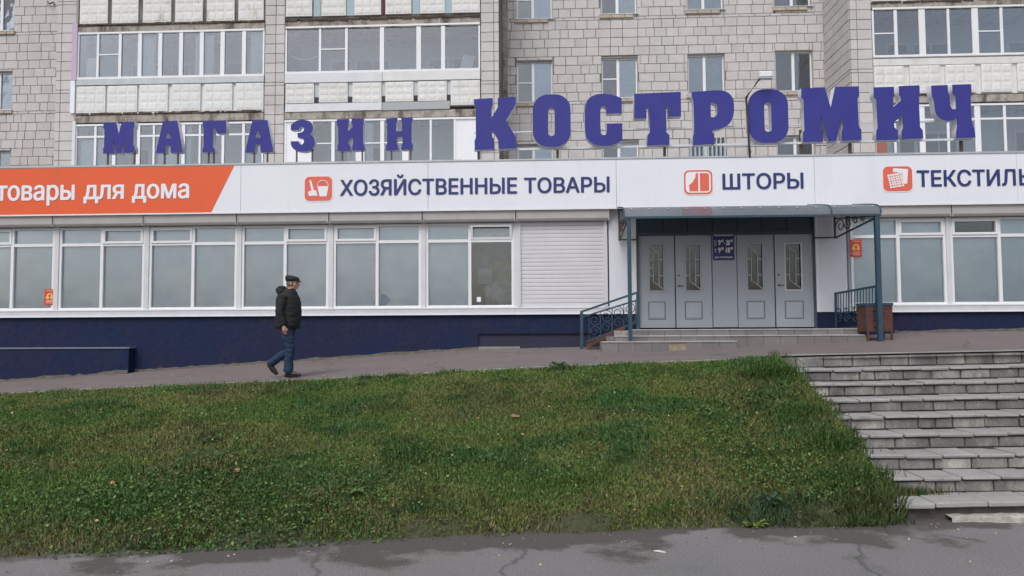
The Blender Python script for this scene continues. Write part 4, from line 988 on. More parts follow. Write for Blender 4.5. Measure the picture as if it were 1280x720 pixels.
# ---- parapet panel with cast relief
pcache = {}
def panel_mesh(w, h, m_, cols=3):
    key = (round(w, 2), round(h, 2), m_.name)
    if key in pcache: return pcache[key]
    w, h = key[0], key[1]; m = MB(); m.cbox(-w/2, w/2, 0, .05, 0, h, .006)
    rz = h/3.0
    for j in range(3):
        for i in range(cols):
            x0, x1 = -w/2+.02+(w-.04)*i/cols+.012, -w/2+.02+(w-.04)*(i+1)/cols-.012; z0, z1 = rz*j+.03, rz*(j+1)-.025; c = ((x0+x1)/2, -.03, (z0+z1)/2)
            r = [(x0,.001,z0),(x1,.001,z0),(x1,.001,z1),(x0,.001,z1)]; q = [(x0+.03,-.012,z0+.05),(x1-.03,-.012,z0+.05),(x1-.03,-.012,z1-.02),(x0+.03,-.012,z1-.02)]
            for k in range(4): m.poly([r[k], r[(k+1) % 4], q[(k+1) % 4], q[k]])
            m.poly(q)
    me = m.mesh('parapet_panel'); me.materials.append(m_); pcache[key] = me; return me
def panels(par, spans, y, z0, z1, m_, cols=3, tilt=0):
    for a, b in spans:
        me = panel_mesh(b-a, z1-z0, m_, cols); o = bpy.data.objects.new('parapet_panel', me); COL.objects.link(o); o.parent = par; o.location = ((a+b)/2, y, z0+rb.uniform(-.008,.008)); o.rotation_euler = (0, rb.uniform(-.004,.004), 0)
def glazing(xa, xb, zt_, zb_, mull, mids=(), y=YB-.02, whites=(), tr=None, gl=None):
    """mull: list of (x, width); mids: {pane index: z}"""
    f = MB(); Y0, Y1 = y, y+.07; w = .05
    f.box(xa, xb, Y0-.02, Y1, zt_-w*1.1, zt_); f.box(xa, xb, Y0-.02, Y1, zb_, zb_+w*1.3); f.box(xa, xa+w, Y0, Y1, zb_+w*1.3, zt_-w*1.1); f.box(xb-w, xb, Y0, Y1, zb_+w*1.3, zt_-w*1.1)
    ed = [xa+w]
    for x, mw in mull:
        f.box(x-mw/2, x+mw/2, Y0-.005, Y1, zb_+w*1.3, zt_-w*1.1)
        if mw > .09: pass
        ed += [x-mw/2, x+mw/2]
    ed.append(xb-w); zlo, zhi = zb_+w*1.3, zt_-w*1.1
    for i in range(0, len(ed), 2):
        if i//2 in mids: f.box(ed[i], ed[i+1], Y0+.003, Y1, mids[i//2]-.018, mids[i//2]+.018)
        elif tr: f.box(ed[i], ed[i+1], Y0+.003, Y1, tr-.028, tr+.028)
    g = f.build('loggia_glazing', M_pvc, apt)
    for i in range(0, len(ed), 2):
        a, b = ed[i], ed[i+1]
        if i//2 in whites: box('sandwich_panel', M_pvc, g, a, b, Y0+.02, Y0+.045, zlo, zhi); continue
        q = w*.55      # slim sash inside some openings
        box('pane', GL_apt, g, a, b, Y0+.03, Y0+.036, zlo, zhi)
    return g
def room(xa, xb, z0, seed, tone=None):
    r = random.Random(seed*7+1); x = xa+r.uniform(.2, .8)
    while x < min(xb, 12)-.9:
        w = r.uniform(.25, .6); n = 14; y = YB+.13; m = MB()
        for k in range(n):
            a, b = x+w*k/n, x+w*(k+1)/n; ya, yb_ = y+.025*math.sin(k*1.9), y+.025*math.sin((k+1)*1.9); m.poly([(a, ya, z0+1.0), (b, yb_, z0+1.0), (b, yb_, z0+2.5), (a, ya, z0+2.5)])
        if r.random() < .55: m.build('curtain', M_curt, apt)
        x += w+r.uniform(.6, 2.2)
    r = random.Random(seed); m = MB(); y1 = YB+1.35
    bk = MB(); bk.box(xa, xb, y1, y1+.1, z0, z0+2.62); o = bk.build('loggia_back_wall', tone or M_room, apt)
    x = xa+r.uniform(.8, 1.4)
    while x < xb-1.6:
        d = MB(); d.box(x, x+.75, y1-.04, y1-.002, z0+.05, z0+2.1); d.box(x+.80, x+2.0, y1-.04, y1-.002, z0+.75, z0+2.1); d.build('balcony_door', M_pvc2, o)
        d = MB(); d.box(x+.1, x+.65, y1-.05, y1-.041, z0+.9, z0+2.0); d.box(x+.88, x+1.37, y1-.05, y1-.041, z0+.85, z0+2.0); d.box(x+1.43, x+1.92, y1-.05, y1-.041, z0+.85, z0+2.0); d.build('inner_glass', M_roomd, o)
        x += r.uniform(3.0, 4.0)
    return o
def slab(xa, xb, z0, z1, y=YB-.03): return box('floor_slab', M_conc, apt, xa, xb, y, YB+1.5, z0, z1)
M_greysheet = mat('grey_sheet', (.32,.34,.36), .6)
B = lambda px, py=100: PX(px, YB, py)
def z1(y, px): return PZ(px, y, YB)
M_rustline = mat('rusty_bitumen_edge', (.05,.038,.032), .9, (.12,.07,.045), 5)
def ragged_edge(xa, xb, z, seed):      # rusty, uneven bitumen and tin edge under each parapet
    r = random.Random(seed); m = MB(); x = xa
    while x < min(xb, 12.5):
        w = r.uniform(.05, .3); m.box(x, min(x+w, xb), YB-.055-r.uniform(0,.012), YB-.02, z-.012-r.uniform(0,.03), z+.008+r.uniform(0,.03)); x += w*r.choice([1, 1, 1, 1.3])
    o = m.build('edge_flashing', M_rustline, apt); o['kind'] = 'stuff'
# ---- loggia column 1 (left)
xa, xb = B(96.5), B(330.3); q = 213
T0, S0 = z1(38.8, q), z1(97.6, q)
for s in (-1, 0, 1, 2):
    dz = ST*s
    if s == -1:
        mull = [(B(p, 180), w) for p, w in ((119.5,.07),(143,.10),(173,.12),(192.5,.06),(229.5,.10),(250,.06),(279,.08),(304.5,.08))]
        gz = glazing(xa, xb, z1(154, q), z1(154, q)-1.62, mull, tr=z1(169.5, q))
        for a, b in ((97, 128), (194, 226), (300, 329)): box('curtain', M_curt, gz, B(a, 180), B(b, 180), YB+.16, YB+.18, z1(154, q)-1.6, z1(172, q))
    else:
        mull = [(B(p), w) for p, w in ((122,.07),(149.7,.09),(174.5,.12),(200,.12),(226,.12),(252,.12),(278,.13),(304.8,.12))]
        gz = glazing(xa, xb, T0+dz, S0+dz, mull, {1: z1(68.5, 136)+dz})
        box('curtain', M_curt, gz, B(310), B(328), YB+.16, YB+.18, S0+dz, T0+dz); box('curtain', M_curt, gz, B(103), B(118), YB+.2, YB+.22, S0+dz, S0+.75+dz)
        box('sheet_trim', M_flash, apt, xa, xb, YB-.045, YB+.05, z1(105, q)+dz, S0+dz-.004)
        par = box('parapet_backing', M_panel2 if s == 0 else M_mortar, apt, xa, xb, YB+.025, YB+.10, z1(140, q)+dz, z1(105.2, q)+dz)
        sp_ = [(B(a), B(b)) for a, b in ((96.8,133),(135.5,172.5),(175,210.5),(215.5,251.5),(256,291),(295.5,330))]
        if s == 1: sp_ = [(B(a, 10), B(b, 10)) for a, b in ((100.5,135.5),(140.5,173.5),(179.5,214.5),(219.5,254),(259,293.5),(298.5,330))]
        panels(par, sp_, YB-.03, z1(139.5, q)+dz, z1(106, q)+dz, M_panel2 if s == 0 else M_panel)
        slab(xa, xb, z1(151.8, q)+dz, z1(143.0, q)+dz); ragged_edge(xa, xb, z1(141.2, q)+dz, 40+s); box('drip_board', M_conc if s else M_panel2, apt, xa, xb, YB-.05, YB+.0, z1(141.8, q)+dz, z1(140.4, q)+dz)
        room(xa, xb, z1(143.0, q)+dz, 4+s)
    if s == -1: room(xa, xb, z1(143.0, q)-ST, 3)
# ---- loggia column 2 (middle)
xa, xb = B(356.5), B(600.3); q = 478
T0, S0 = z1(31.2, q), z1(90.5, q)
for s in (-1, 0, 1, 2):
    dz = ST*s
    if s == -1:
        mull = [(B(p, 180), w) for p, w in ((389.5,.07),(416.5,.10),(448,.12),(478,.12),(508,.14),(538.5,.06),(568.5,.06))]
        zz = z1(148.5, q)
        gz = glazing(xa, xb, zz, zz-1.6, mull, {1: z1(179.5, 400), 3: z1(179, 462), 4: z1(178.5, 490)}, whites=(0, 7))
        box('sandwich_panel', M_pvc, gz, B(445, 180), B(456, 180), YB-.03, YB-.01, zz-1.6, z1(189, q)); box('sandwich_panel', M_pvc, gz, B(503, 180), B(511, 180), YB-.03, YB-.01, zz-1.6, z1(187.5, q))
        room(xa, xb, z1(140, q)-ST, 8)
    else:
        mull = [(B(p), w) for p, w in ((400,.07),(433,.08),(477.5,.13),(523.5,.14),(554,.12))]
        gz = glazing(xa, xb, T0+dz, S0+dz, mull, {1: z1(61.5, 416)+dz})
        par = box('parapet_backing', M_flash if s == 0 else M_mortar, apt, xa, xb, YB+.025, YB+.10, z1(134, q)+dz, z1(102.2, q)+dz)
        if s == 0:
            box('white_board', M_pvc2, apt, xa, B(478), YB-.05, YB+.04, z1(102, q), S0-.004); box('white_board', M_panel2, apt, B(478)+.01, xb, YB-.045, YB+.04, z1(101.6, q), S0-.004)
            panels(par, [(B(a), B(b)) for a, b in ((357.5,393),(399,435),(441,477),(482,517),(522.5,558.5))], YB-.03, z1(127.5, q), z1(102.8, q), M_panel, 3)
            panels(par, [(B(563.5), B(600))], YB-.03, z1(133.5, q), z1(102.8, q), M_panel, 3)
            m = MB()
            for p in (396, 438, 479.5, 520, 561): m.box(B(p)-.06, B(p)+.06, YB-.0, YB+.024, z1(129, q), z1(120, q))
            m.build('dark_gap', M_dark, par)
            for a, b, mm in ((357.3, 477.6, M_sillb), (478.4, 562.5, M_greysheet)):
                m = MB(); m.poly([(B(a), YB-.055, z1(138.5, q)), (B(b), YB-.055, z1(138.0, q)), (B(b), YB-.02, z1(127.8, q)), (B(a), YB-.02, z1(128.2, q))]); m.poly([(B(a), YB-.053, z1(138.5, q)), (B(a), YB-.018, z1(128.2, q)), (B(b), YB-.018, z1(127.8, q)), (B(b), YB-.053, z1(138.0, q))])
                m.build('metal_flashing', mm, par)
            m = MB(); X0, Z0 = B(570), S0+.06; m.poly([(X0+.05, YB+.25, Z0), (X0+.45, YB+.25, Z0), (X0+.55, YB+.4, Z0+.55), (X0+.18, YB+.4, Z0+.58)]); m.box(X0+.0, X0+.5, YB+.42, YB+.44, Z0-.05, Z0+.1); m.build('white_board', M_pvc, gz)
            for a, b, h in ((483, 497, .32), (503, 519, .30), (525, 540, .32), (444, 462, .12)): box('stored_box', M_curt, gz, B(a), B(b), YB+.5, YB+.9, S0, S0+h)
            MB().tube([(B(362)+(B(398)-B(362))*t, YB+.12, S0+.62-.9*t*(1-t)*.6) for t in [k/8 for k in range(9)]], .03, 5).build('curtain', M_curt, gz)
        else:
            spn = ((357.5,390.5),(402,433),(443,476.5),(482,514.5),(525,556),(565,600))
            panels(par, [(B(a, 10), B(b, 10)) for a, b in spn], YB-.03, z1(131.5, q)+dz, z1(102.8, q)+dz, M_panel, 3)
            for p, mm in ((396.5, 'teal_cloth'), (438, 'teal_cloth'), (479.3, 'maroon_bar'), (520, 'teal_cloth'), (560.5, 'teal_cloth')):
                M_ = MATS.get(mm) or mat(mm, (.36,.46,.50) if 'teal' in mm else (.12,.03,.03), .8); ww = .11 if 'teal' in mm else .04
                box('gap_sheet', M_, par, B(p, 10)-ww, B(p, 10)+ww, YB-.0, YB+.02, z1(131.5, q)+dz, z1(102.8, q)+dz)
        slab(xa, xb, z1(147.6, q)+dz, z1(137.6 if s else 138.5, q)+dz); ragged_edge(xa, xb, z1(136.4, q)+dz, 50+s) if s else None; room(xa, xb, z1(138.5, q)+dz, 7+s)
# ---- loggia column 3 (right)
xa, xb = B(1090.8, 60), B(1480, 60); q = 1185
T0, S0 = z1(8.2, q), z1(70.5, q); gx = xa
step_ = B(1219, 60)-B(1152, 60)
for s in (-1, 0, 1, 2):
    dz = ST*s
    if s == -1:
        mull = [(B(p, 150), w) for p, w in ((1118,.06),(1152,.16),(1184.5,.07),(1221.5,.16),(1255.5,.07),(1290,.14),(1322,.07),(1358,.14),(1392,.07),(1430,.14))]
        gz = glazing(xa, xb, z1(130.5, q), z1(130.5, q)-1.62, mull, tr=z1(149.3, q))
        box('brick_coloured_panel', M_brickp if 'M_brickp' in globals() else mat('brick_coloured_panel', (.32,.13,.09), .8), gz, B(1095, 180), B(1108, 180), YB-.04, YB-.01, z1(130.5, q)-1.6, z1(176.5, q)); room(xa, xb, z1(120, q)-ST, 12)
    else:
        mull = [(B(p, 60), w) for p, w in ((1120,.09),(1153,.18),(1186,.07),(1219.5,.18),(1252.5,.08),(1286,.16),(1320,.08),(1354,.16),(1388,.08),(1424,.16),(1450,.08))]
        gz = glazing(xa, xb, T0+dz, S0+dz, mull, {0: z1(42, 1105)+dz, 4: z1(39, 1235)+dz})
        par = box('parapet_backing', M_panel, apt, xa, xb, YB+.025, YB+.10, z1(117.5, q)+dz, S0+dz-.004)
        box('parapet_cap', M_panel, apt, xa, xb, YB-.02, YB+.02, z1(80.5, q)+dz, z1(72.5, q)+dz)
        x = xa+.01; w = B(1130, 100)-xa-.01
        while x+w < xb: panels(par, [(x, x+w)], YB-.03, z1(116.5, q)+dz, z1(81.5, q)+dz, M_panel, 2); x += w+.16
        slab(xa, xb, z1(128, q)+dz, z1(119.2, q)+dz); ragged_edge(xa, xb, z1(118.3, q)+dz, 60+s); room(xa, xb, z1(119.2, q)+dz, 13+s)
if 'm' in STUFF:
    o = STUFF['m'].build('block', M_block, apt); o['kind'] = 'stuff'
# a cable hook high on the left wall
A = P(60, 2, YLF-.05); MB().tube([(A.x, A.y, A.z), (A.x+.1, A.y-.1, A.z-.12), (A.x+.22, A.y, A.z-.03), (A.x+.22, A.y, A.z-.12)], .025, 5).build('cable_bracket', M_steel, apt)
settle(apt)
# ================================================================== the walking man
def rings(mb, st, n=20):      # st: (cx, cy, cz, rx, ry, lean) horizontal elliptic rings, bottom to top
    base = len(mb.v)
    for (cx, cy, cz, rx, ry, ln_) in st:
        for k in range(n):
            a = 2*math.pi*k/n; c, s = math.cos(a), math.sin(a)
            c = math.copysign(abs(c)**.88, c); s = math.copysign(abs(s)**.88, s)
            mb.v.append((cx+rx*c, cy+ry*s, cz+ln_*rx*c))
    for i in range(len(st)-1):
        for k in range(n):
            k2 = (k+1) % n; mb.f.append((base+i*n+k, base+i*n+k2, base+(i+1)*n+k2, base+(i+1)*n+k)); mb.mi.append(0)
    mb.f.append(tuple(base+k for k in reversed(range(n)))); mb.mi.append(0); mb.f.append(tuple(base+(len(st)-1)*n+k for k in range(n))); mb.mi.append(0)
def limb(mb, pts, rr, n=14):
    P_ = [Vector(p) for p in pts]; out, ro = [], []
    for i in range(len(P_)-1):
        for t in (0, .5): out.append(P_[i].lerp(P_[i+1], t)); ro.append(rr[i]*(1-t)+rr[i+1]*t)
    out.append(P_[-1]); ro.append(rr[-1])
    mb.tube(out, ro, n)
def ball(mb, c, r, n=12):
    st = []
    for i in range(n+1):
        a = -math.pi/2+math.pi*i/n; rr = max(math.cos(a), .02); st.append((c[0], c[1], c[2]+math.sin(a)*r[2], rr*r[0], rr*r[1], 0))
    b0 = len(mb.v); 
    for (cx, cy, cz, rx, ry, _) in st:
        for k in range(n): an = 2*math.pi*k/n; mb.v.append((cx+rx*math.cos(an), cy+ry*math.sin(an), cz))
    for i in range(len(st)-1):
        for k in range(n): k2 = (k+1) % n; mb.f.append((b0+i*n+k, b0+i*n+k2, b0+(i+1)*n+k2, b0+(i+1)*n+k)); mb.mi.append(0)
    mb.f.append(tuple(b0+k for k in reversed(range(n)))); mb.mi.append(0); mb.f.append(tuple(b0+(len(st)-1)*n+k for k in range(n))); mb.mi.append(0)
def fused(mb, name, m, parent, vox, sm=3, wrinkle=None):
    me = mb.mesh(name+'_src'); bm = bmesh.new(); bm.from_mesh(me); bmesh.ops.recalc_face_normals(bm, faces=bm.faces); bm.to_mesh(me); bm.free()
    o = bpy.data.objects.new(name+'_src', me); COL.objects.link(o)
    r = o.modifiers.new('r', 'REMESH'); r.mode = 'VOXEL'; r.voxel_size = vox; r.use_smooth_shade = True
    if sm: s = o.modifiers.new('s', 'SMOOTH'); s.iterations = sm; s.factor = .5
    bpy.context.view_layer.update()
    out = bpy.data.meshes.new_from_object(o.evaluated_get(bpy.context.evaluated_depsgraph_get())); bpy.data.objects.remove(o); out.name = name
    if wrinkle:
        n = len(out.vertices); c = np.empty(n*3); nm = np.empty(n*3); out.vertices.foreach_get('co', c); out.vertices.foreach_get('normal', nm); c = c.reshape(-1,3); nm = nm.reshape(-1,3)
        d = np.array([wrinkle(p) for p in c]); c += nm*d[:,None]; out.vertices.foreach_set('co', c.ravel()); out.update()
    return new_obj(name, out, parent, m)
XM, YM = P(360, 430, 13.2).x, 13.2
man = root('person', (XM, YM, EZ-.825), 'man in flat cap, dark hooded jacket and blue jeans walking right past the shop windows', 'person')
M_skin = mat('skin', (.46,.235,.175), .6, (.50,.27,.20), 30); M_jack = mat('dark_jacket_cloth', (.010,.011,.013), .85, (.014,.015,.016), 6, bump=.3, bs=60)
M_jean = mat('blue_denim', (.008,.024,.062), .85, (.013,.035,.080), 9, bump=.3, bs=90, fine=.12); M_shoe = mat('dark_shoe_leather', (.022,.016,.014), .45); M_cap = mat('black_cap_cloth', (.012,.014,.016), .8); M_hair = mat('grey_hair', (.13,.12,.115), .8)
b = MB()
# torso, neck, head (faces +x, chin a little down)
rings(b, [(-.01,0,.86,.12,.16,0),(-.01,0,1.0,.125,.155,0),(0,0,1.2,.12,.16,0),(.0,0,1.36,.12,.18,0),(.0,0,1.44,.10,.17,0),(.02,0,1.49,.065,.08,0)])
limb(b, [(.02,0,1.44),(.05,0,1.52),(.065,0,1.60)], [.065,.058,.06])
ball(b, (.075,0,1.655), (.098,.076,.108)); ball(b, (.105,0,1.60), (.066,.055,.072)); ball(b, (.095,0,1.56), (.06,.045,.045))      # skull, face, jaw
ball(b, (.148,0,1.553), (.024,.024,.02)); limb(b, [(.165,0,1.645),(.188,0,1.612),(.196,0,1.600)], [.010,.014,.013])      # chin, nose
ball(b, (.188,.010,1.598), (.010,.010,.008)); ball(b, (.188,-.010,1.598), (.010,.010,.008)); ball(b, (.158,0,1.652), (.022,.045,.012))
ball(b, (.165,0,1.580), (.016,.024,.006)); ball(b, (.163,0,1.570), (.015,.022,.006))
for s in (-1, 1): ball(b, (.062,s*.079,1.618), (.019,.010,.032)); ball(b, (.125,s*.048,1.605), (.026,.018,.022))
# arms with hands; the near (right) arm hangs, the far one swings back
def arm(s, sh, el, wr, d):
    limb(b, [sh, el, wr], [.052,.042,.029])
    w = Vector(wr); dn = Vector(d).normalized(); side = Vector((0, s, 0)); fw = dn.cross(side).normalized()*s*-1
    if fw.x < 0: fw = -fw
    limb(b, [w, w+dn*.05, w+dn*.095], [.028,.036,.032], 10)
    for k, (o_, L_) in enumerate(((.030,.070),(.010,.078),(-.010,.074),(-.028,.058))):
        r0 = w+dn*.088+fw*o_; c1 = r0+dn*L_*.45-side*.010; c2 = c1+dn*L_*.35-side*.022; c3 = c2+dn*L_*.12-side*.022
        limb(b, [r0, c1, c2, c3], [.0105,.0098,.009,.0075], 8)
    t0 = w+dn*.035+fw*.030; limb(b, [t0, t0+dn*.035+fw*.022-side*.01, t0+dn*.065+fw*.020-side*.022], [.013,.011,.009], 8)
arm(-1, (-.03,-.20,1.40), (-.07,-.25,1.13), (.005,-.245,.885), (.12,.02,-1))
arm(1, (-.02,.18,1.38), (-.03,.20,1.15), (.06,.13,1.03), (.25,-.4,-.5))
hipN, kneeN, ankN = (-.005,-.095,.86), (.075,-.10,.475), (.035,-.095,.105)
hipF, kneeF, ankF = (-.01,.09,.86), (-.045,.09,.42), (-.315,.095,.235)
limb(b, [hipN, kneeN, ankN], [.082,.055,.042]); limb(b, [hipF, kneeF, ankF], [.082,.055,.036])
limb(b, [ankN, (.07,-.095,.055), (.19,-.10,.035)], [.042,.04,.028]); limb(b, [ankF, (-.325,.095,.17), (-.26,.095,.09)], [.036,.026,.018])
fused(b, 'body', M_skin, man, .0075, 2)
# eyes: dark slits under the brow
e = MB()
for s in (-1, 1): ball(e, (.158,s*.030,1.634), (.008,.014,.006), 8)
e.build('eyes', M_cap, man, smooth=True)
e = MB(); ball(e, (.172,0,1.588), (.014,.026,.006), 8); e.build('moustache', M_hair, man, smooth=True)
h = MB(); rings(h, [(.045,0,1.585,.062,.070,.0),(.05,0,1.61,.082,.080,0),(.055,0,1.66,.090,.084,0),(.055,0,1.69,.08,.078,0)], 18)
fused(h, 'hair', M_hair, man, .008, 2)
# flat cap
c = MB(); rings(c, [(.068,0,1.672,.108,.092,.05),(.066,0,1.70,.122,.104,-.06),(.064,0,1.735,.122,.104,-.12),(.055,0,1.762,.098,.085,-.16),(.05,0,1.772,.05,.045,-.16)], 22)
rings(c, [(.155,0,1.668,.068,.078,-.35),(.158,0,1.680,.070,.078,-.35),(.145,0,1.694,.06,.07,-.3)], 18)
fused(c, 'flat_cap', M_cap, man, .007, 2)
# jacket: body, hood, collar, sleeves
j = MB()
rings(j, [(-.005,0,.835,.205,.215,0),(-.005,0,.875,.222,.228,0),(.0,0,1.0,.232,.232,0),(.008,0,1.14,.235,.235,0),(.0,0,1.28,.228,.238,0),(-.006,0,1.375,.208,.228,0),(-.01,0,1.44,.175,.19,.0),(.0,0,1.49,.13,.135,.05),(.02,0,1.535,.10,.095,.15)], 26)
limb(j, [(-.08,-.13,1.46),(-.15,-.07,1.50),(-.165,0,1.515),(-.15,.07,1.50),(-.08,.13,1.46)], [.055,.07,.078,.07,.055]); ball(j, (-.125,0,1.54), (.085,.10,.055))
limb(j, [(.07,-.10,1.475),(.13,-.05,1.455),(.14,0,1.45),(.13,.05,1.455),(.07,.10,1.475)], [.035,.034,.034,.034,.035])
limb(j, [(-.02,-.20,1.40),(-.075,-.262,1.13),(-.005,-.258,.90)], [.088,.078,.060]); limb(j, [(-.01,.20,1.40),(-.03,.245,1.14),(.06,.20,1.0)], [.088,.078,.060])
limb(j, [(-.008,-.258,.915),(.002,-.256,.885)], [.055,.050]); 
def wr(p):
    v = Vector(p); f = .010*mnoise.noise(Vector((v.x*6, v.y*6, v.z*15)))+.006*mnoise.noise(Vector((v.x*18, v.y*18, v.z*34+5)))
    return f*.85+.001*math.sin(v.z*52+9*mnoise.noise(v*5))
j.v = [(x_*.94, y_*.94, z_) for x_, y_, z_ in j.v]
fused(j, 'jacket', M_jack, man, .0095, 2, wr)
z = MB(); z.box(.228,.238,-.012,.012,.9,1.42); 
# jeans
k = MB()
rings(k, [(-.005,0,.80,.13,.17,0),(-.005,0,.90,.14,.175,0)], 20)
limb(k, [(-.005,-.085,.87),(.035,-.095,.67),(.075,-.10,.475),(.05,-.098,.27),(.045,-.095,.075)], [.115,.104,.083,.078,.088]); limb(k, [(-.01,.085,.87),(-.02,.09,.64),(-.045,.09,.42),(-.19,.093,.33),(-.358,.095,.205)], [.115,.10,.083,.075,.078])
fused(k, 'jeans', M_jean, man, .009, 1, lambda p: .009*mnoise.noise(Vector((p[0]*9, p[1]*9, p[2]*22)))+.0015*math.sin(p[2]*70+p[0]*30))
def shoe(pts, rr, sole): s = MB(); limb(s, pts, rr, 12); [limb(s, q, r_, 10) for q, r_ in sole]; fused(s, 'shoe', M_shoe, man, .007, 2)
shoe([(.0,-.095,.055),(.08,-.098,.060),(.17,-.10,.042),(.265,-.10,.030)], [.044,.046,.038,.022], [([(-.02,-.095,.018),(.10,-.10,.016),(.27,-.10,.018)], [.030,.034,.020])])
shoe([(-.372,.095,.228),(-.355,.095,.195),(-.32,.095,.15),(-.265,.095,.085),(-.215,.095,.03)], [.046,.046,.046,.038,.022], [([(-.385,.095,.185),(-.31,.095,.09),(-.225,.095,.02)], [.022,.028,.018])])
# ================================================================== grass on the bank
def vnoise(x, y, seed):
    r = np.random.default_rng(seed); T = r.random((64, 64)); xi = np.floor(x).astype(int); yi = np.floor(y).astype(int); fx = x-xi; fy = y-yi
    fx = fx*fx*(3-2*fx); fy = fy*fy*(3-2*fy); g = lambda a, b: T[a % 64, b % 64]
    return (g(xi, yi)*(1-fx)+g(xi+1, yi)*fx)*(1-fy)+(g(xi, yi+1)*(1-fx)+g(xi+1, yi+1)*fx)*fy
def fbm(x, y, s, seed, o=4):
    v = 0; a = .5; t = 0
    for k in range(o): v = v+a*vnoise(x*s, y*s, seed+k); t += a; a *= .55; s *= 2.1
    return v/t
NU, NV = 241, 61
HX = np.linspace(-20, 3.55, NU); HV = np.linspace(0, 1, NV); HZ = np.array([[zbank(float(x), float(v)) for v in HV] for x in HX])
def bank_xyz(x, v):
    iu = np.clip((x+20)/23.55*(NU-1), 0, NU-1.001); iv = np.clip(v*(NV-1), 0, NV-1.001); a = iu.astype(int); c = iv.astype(int); fu = iu-a; fv = iv-c
    z = (HZ[a,c]*(1-fu)+HZ[a+1,c]*fu)*(1-fv)+(HZ[a,c+1]*(1-fu)+HZ[a+1,c+1]*fu)*fv
    yt = np.interp(x, Xt, Yt); yb = np.interp(x, Xb, Yb)
    return yt+(yb-yt)*v, z
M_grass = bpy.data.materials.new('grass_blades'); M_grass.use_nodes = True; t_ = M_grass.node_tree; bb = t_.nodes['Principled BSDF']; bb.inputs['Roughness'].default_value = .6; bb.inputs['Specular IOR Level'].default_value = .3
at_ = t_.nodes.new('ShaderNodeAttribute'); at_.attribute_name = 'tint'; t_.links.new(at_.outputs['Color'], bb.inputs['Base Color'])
def blades(name, x, v, hgt, wid, colr, lean=.6, label=None, zoff=None, yy=None, zz=None):
    n = len(x)
    if yy is None: y, z = bank_xyz(x, v)
    else: y, z = yy, zz
    th = rng.uniform(0, 2*np.pi, n); ph = rng.uniform(0, 2*np.pi, n); ln_ = np.abs(rng.normal(0, lean, n))*hgt
    dx, dy = np.cos(ph)*ln_, np.sin(ph)*ln_-.15*hgt; wx, wy = np.cos(th)*wid/2, np.sin(th)*wid/2
    V = np.empty((n, 5, 3)); 
    V[:,0] = np.stack([x-wx, y-wy, z-.01], 1); V[:,1] = np.stack([x+wx, y+wy, z-.01], 1)
    V[:,2] = np.stack([x-wx*.8+dx*.35, y-wy*.8+dy*.35, z+hgt*.6], 1); V[:,3] = np.stack([x+wx*.8+dx*.35, y+wy*.8+dy*.35, z+hgt*.6], 1)
    V[:,4] = np.stack([x+dx, y+dy, z+hgt*np.clip(1-.35*(ln_/hgt)**2, .35, 1)], 1)
    base = (np.arange(n)*5)[:,None]; tr = np.array([0,1,3, 0,3,2, 2,3,4])[None,:]; F_ = (base+tr).reshape(-1)
    me = bpy.data.meshes.new(name); me.vertices.add(n*5); me.vertices.foreach_set('co', V.reshape(-1)); me.loops.add(len(F_)); me.loops.foreach_set('vertex_index', F_.astype(np.int32))
    nf = n*3; me.polygons.add(nf); me.polygons.foreach_set('loop_start', np.arange(nf)*3); me.update(calc_edges=True)
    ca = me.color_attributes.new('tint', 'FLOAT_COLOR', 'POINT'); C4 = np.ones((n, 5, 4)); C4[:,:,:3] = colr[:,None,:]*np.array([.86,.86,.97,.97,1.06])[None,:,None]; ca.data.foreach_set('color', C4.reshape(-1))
    o = new_obj(name, me, None, M_grass); o['kind'] = 'stuff'
    return o
def tint(x, v, n):
    y, _ = bank_xyz(x, v); a = fbm(x, y*1.6, .55, 3); b_ = fbm(x+9, y*1.6, 1.6, 14); d = fbm(x+31, y*1.5, .8, 40)
    g1, g2, g3 = np.array([.086,.170,.032]), np.array([.150,.200,.050]), np.array([.058,.142,.040]); br = np.array([.20,.155,.070])
    w = np.clip((a-.40)*5.5, 0, 1)[:,None]; c = g1*(1-w)+g2*w
    w = np.clip((b_-.54)*8, 0, 1)[:,None]*.9; c = c*(1-w)+g3*w
    dry = np.clip((d-.455)*5.0+1.2*np.exp(-((x+.1)**2/.8+(v-.33)**2/.012))+.9*np.exp(-((x-.9)**2/.9+(v-.95)**2/.006))+(.5*np.clip((v-.86)*8, 0, 1)), 0, 1); dry = dry*(rng.random(n) < .55); w = (dry*.8)[:,None]; c = c*(1-w)+br*w
    st_ = rng.random(n) < .06; c[st_] = np.array([.22,.19,.10])*rng.uniform(.7, 1.2, (st_.sum(), 1))
    return c*rng.uniform(.86, 1.5, (n, 1)), a, b_, d
n = 430000
x = rng.uniform(-13.5, 3.55, n); v = rng.random(n)**.92; k0_ = x < xr(v)+.02; x, v = x[k0_], v[k0_]; n = len(x)
ed = 1.03-.055*fbm(x, x*0, 1.3, 77)-.05*(fbm(x, x*0, 7., 78))-.035*rng.random(n); k_ = v < ed; x, v = x[k_], v[k_]
c, a_, b__, d_ = tint(x, v, len(x)); dens = rng.random(len(x)) < np.clip(1.25-1.1*np.clip((d_-.55)*5, 0, 1)*.6, .5, 1); x, v, c, b__ = x[dens], v[dens], c[dens], b__[dens]
h_ = rng.uniform(.022,.058, len(x))*(1+.9*np.clip((b__-.55)*5, 0, 1))*(1-.35*np.clip((v-.93)*12, 0, 1))
g = blades('grass', x, v, h_, rng.uniform(.006,.013, len(x)), c, .95)
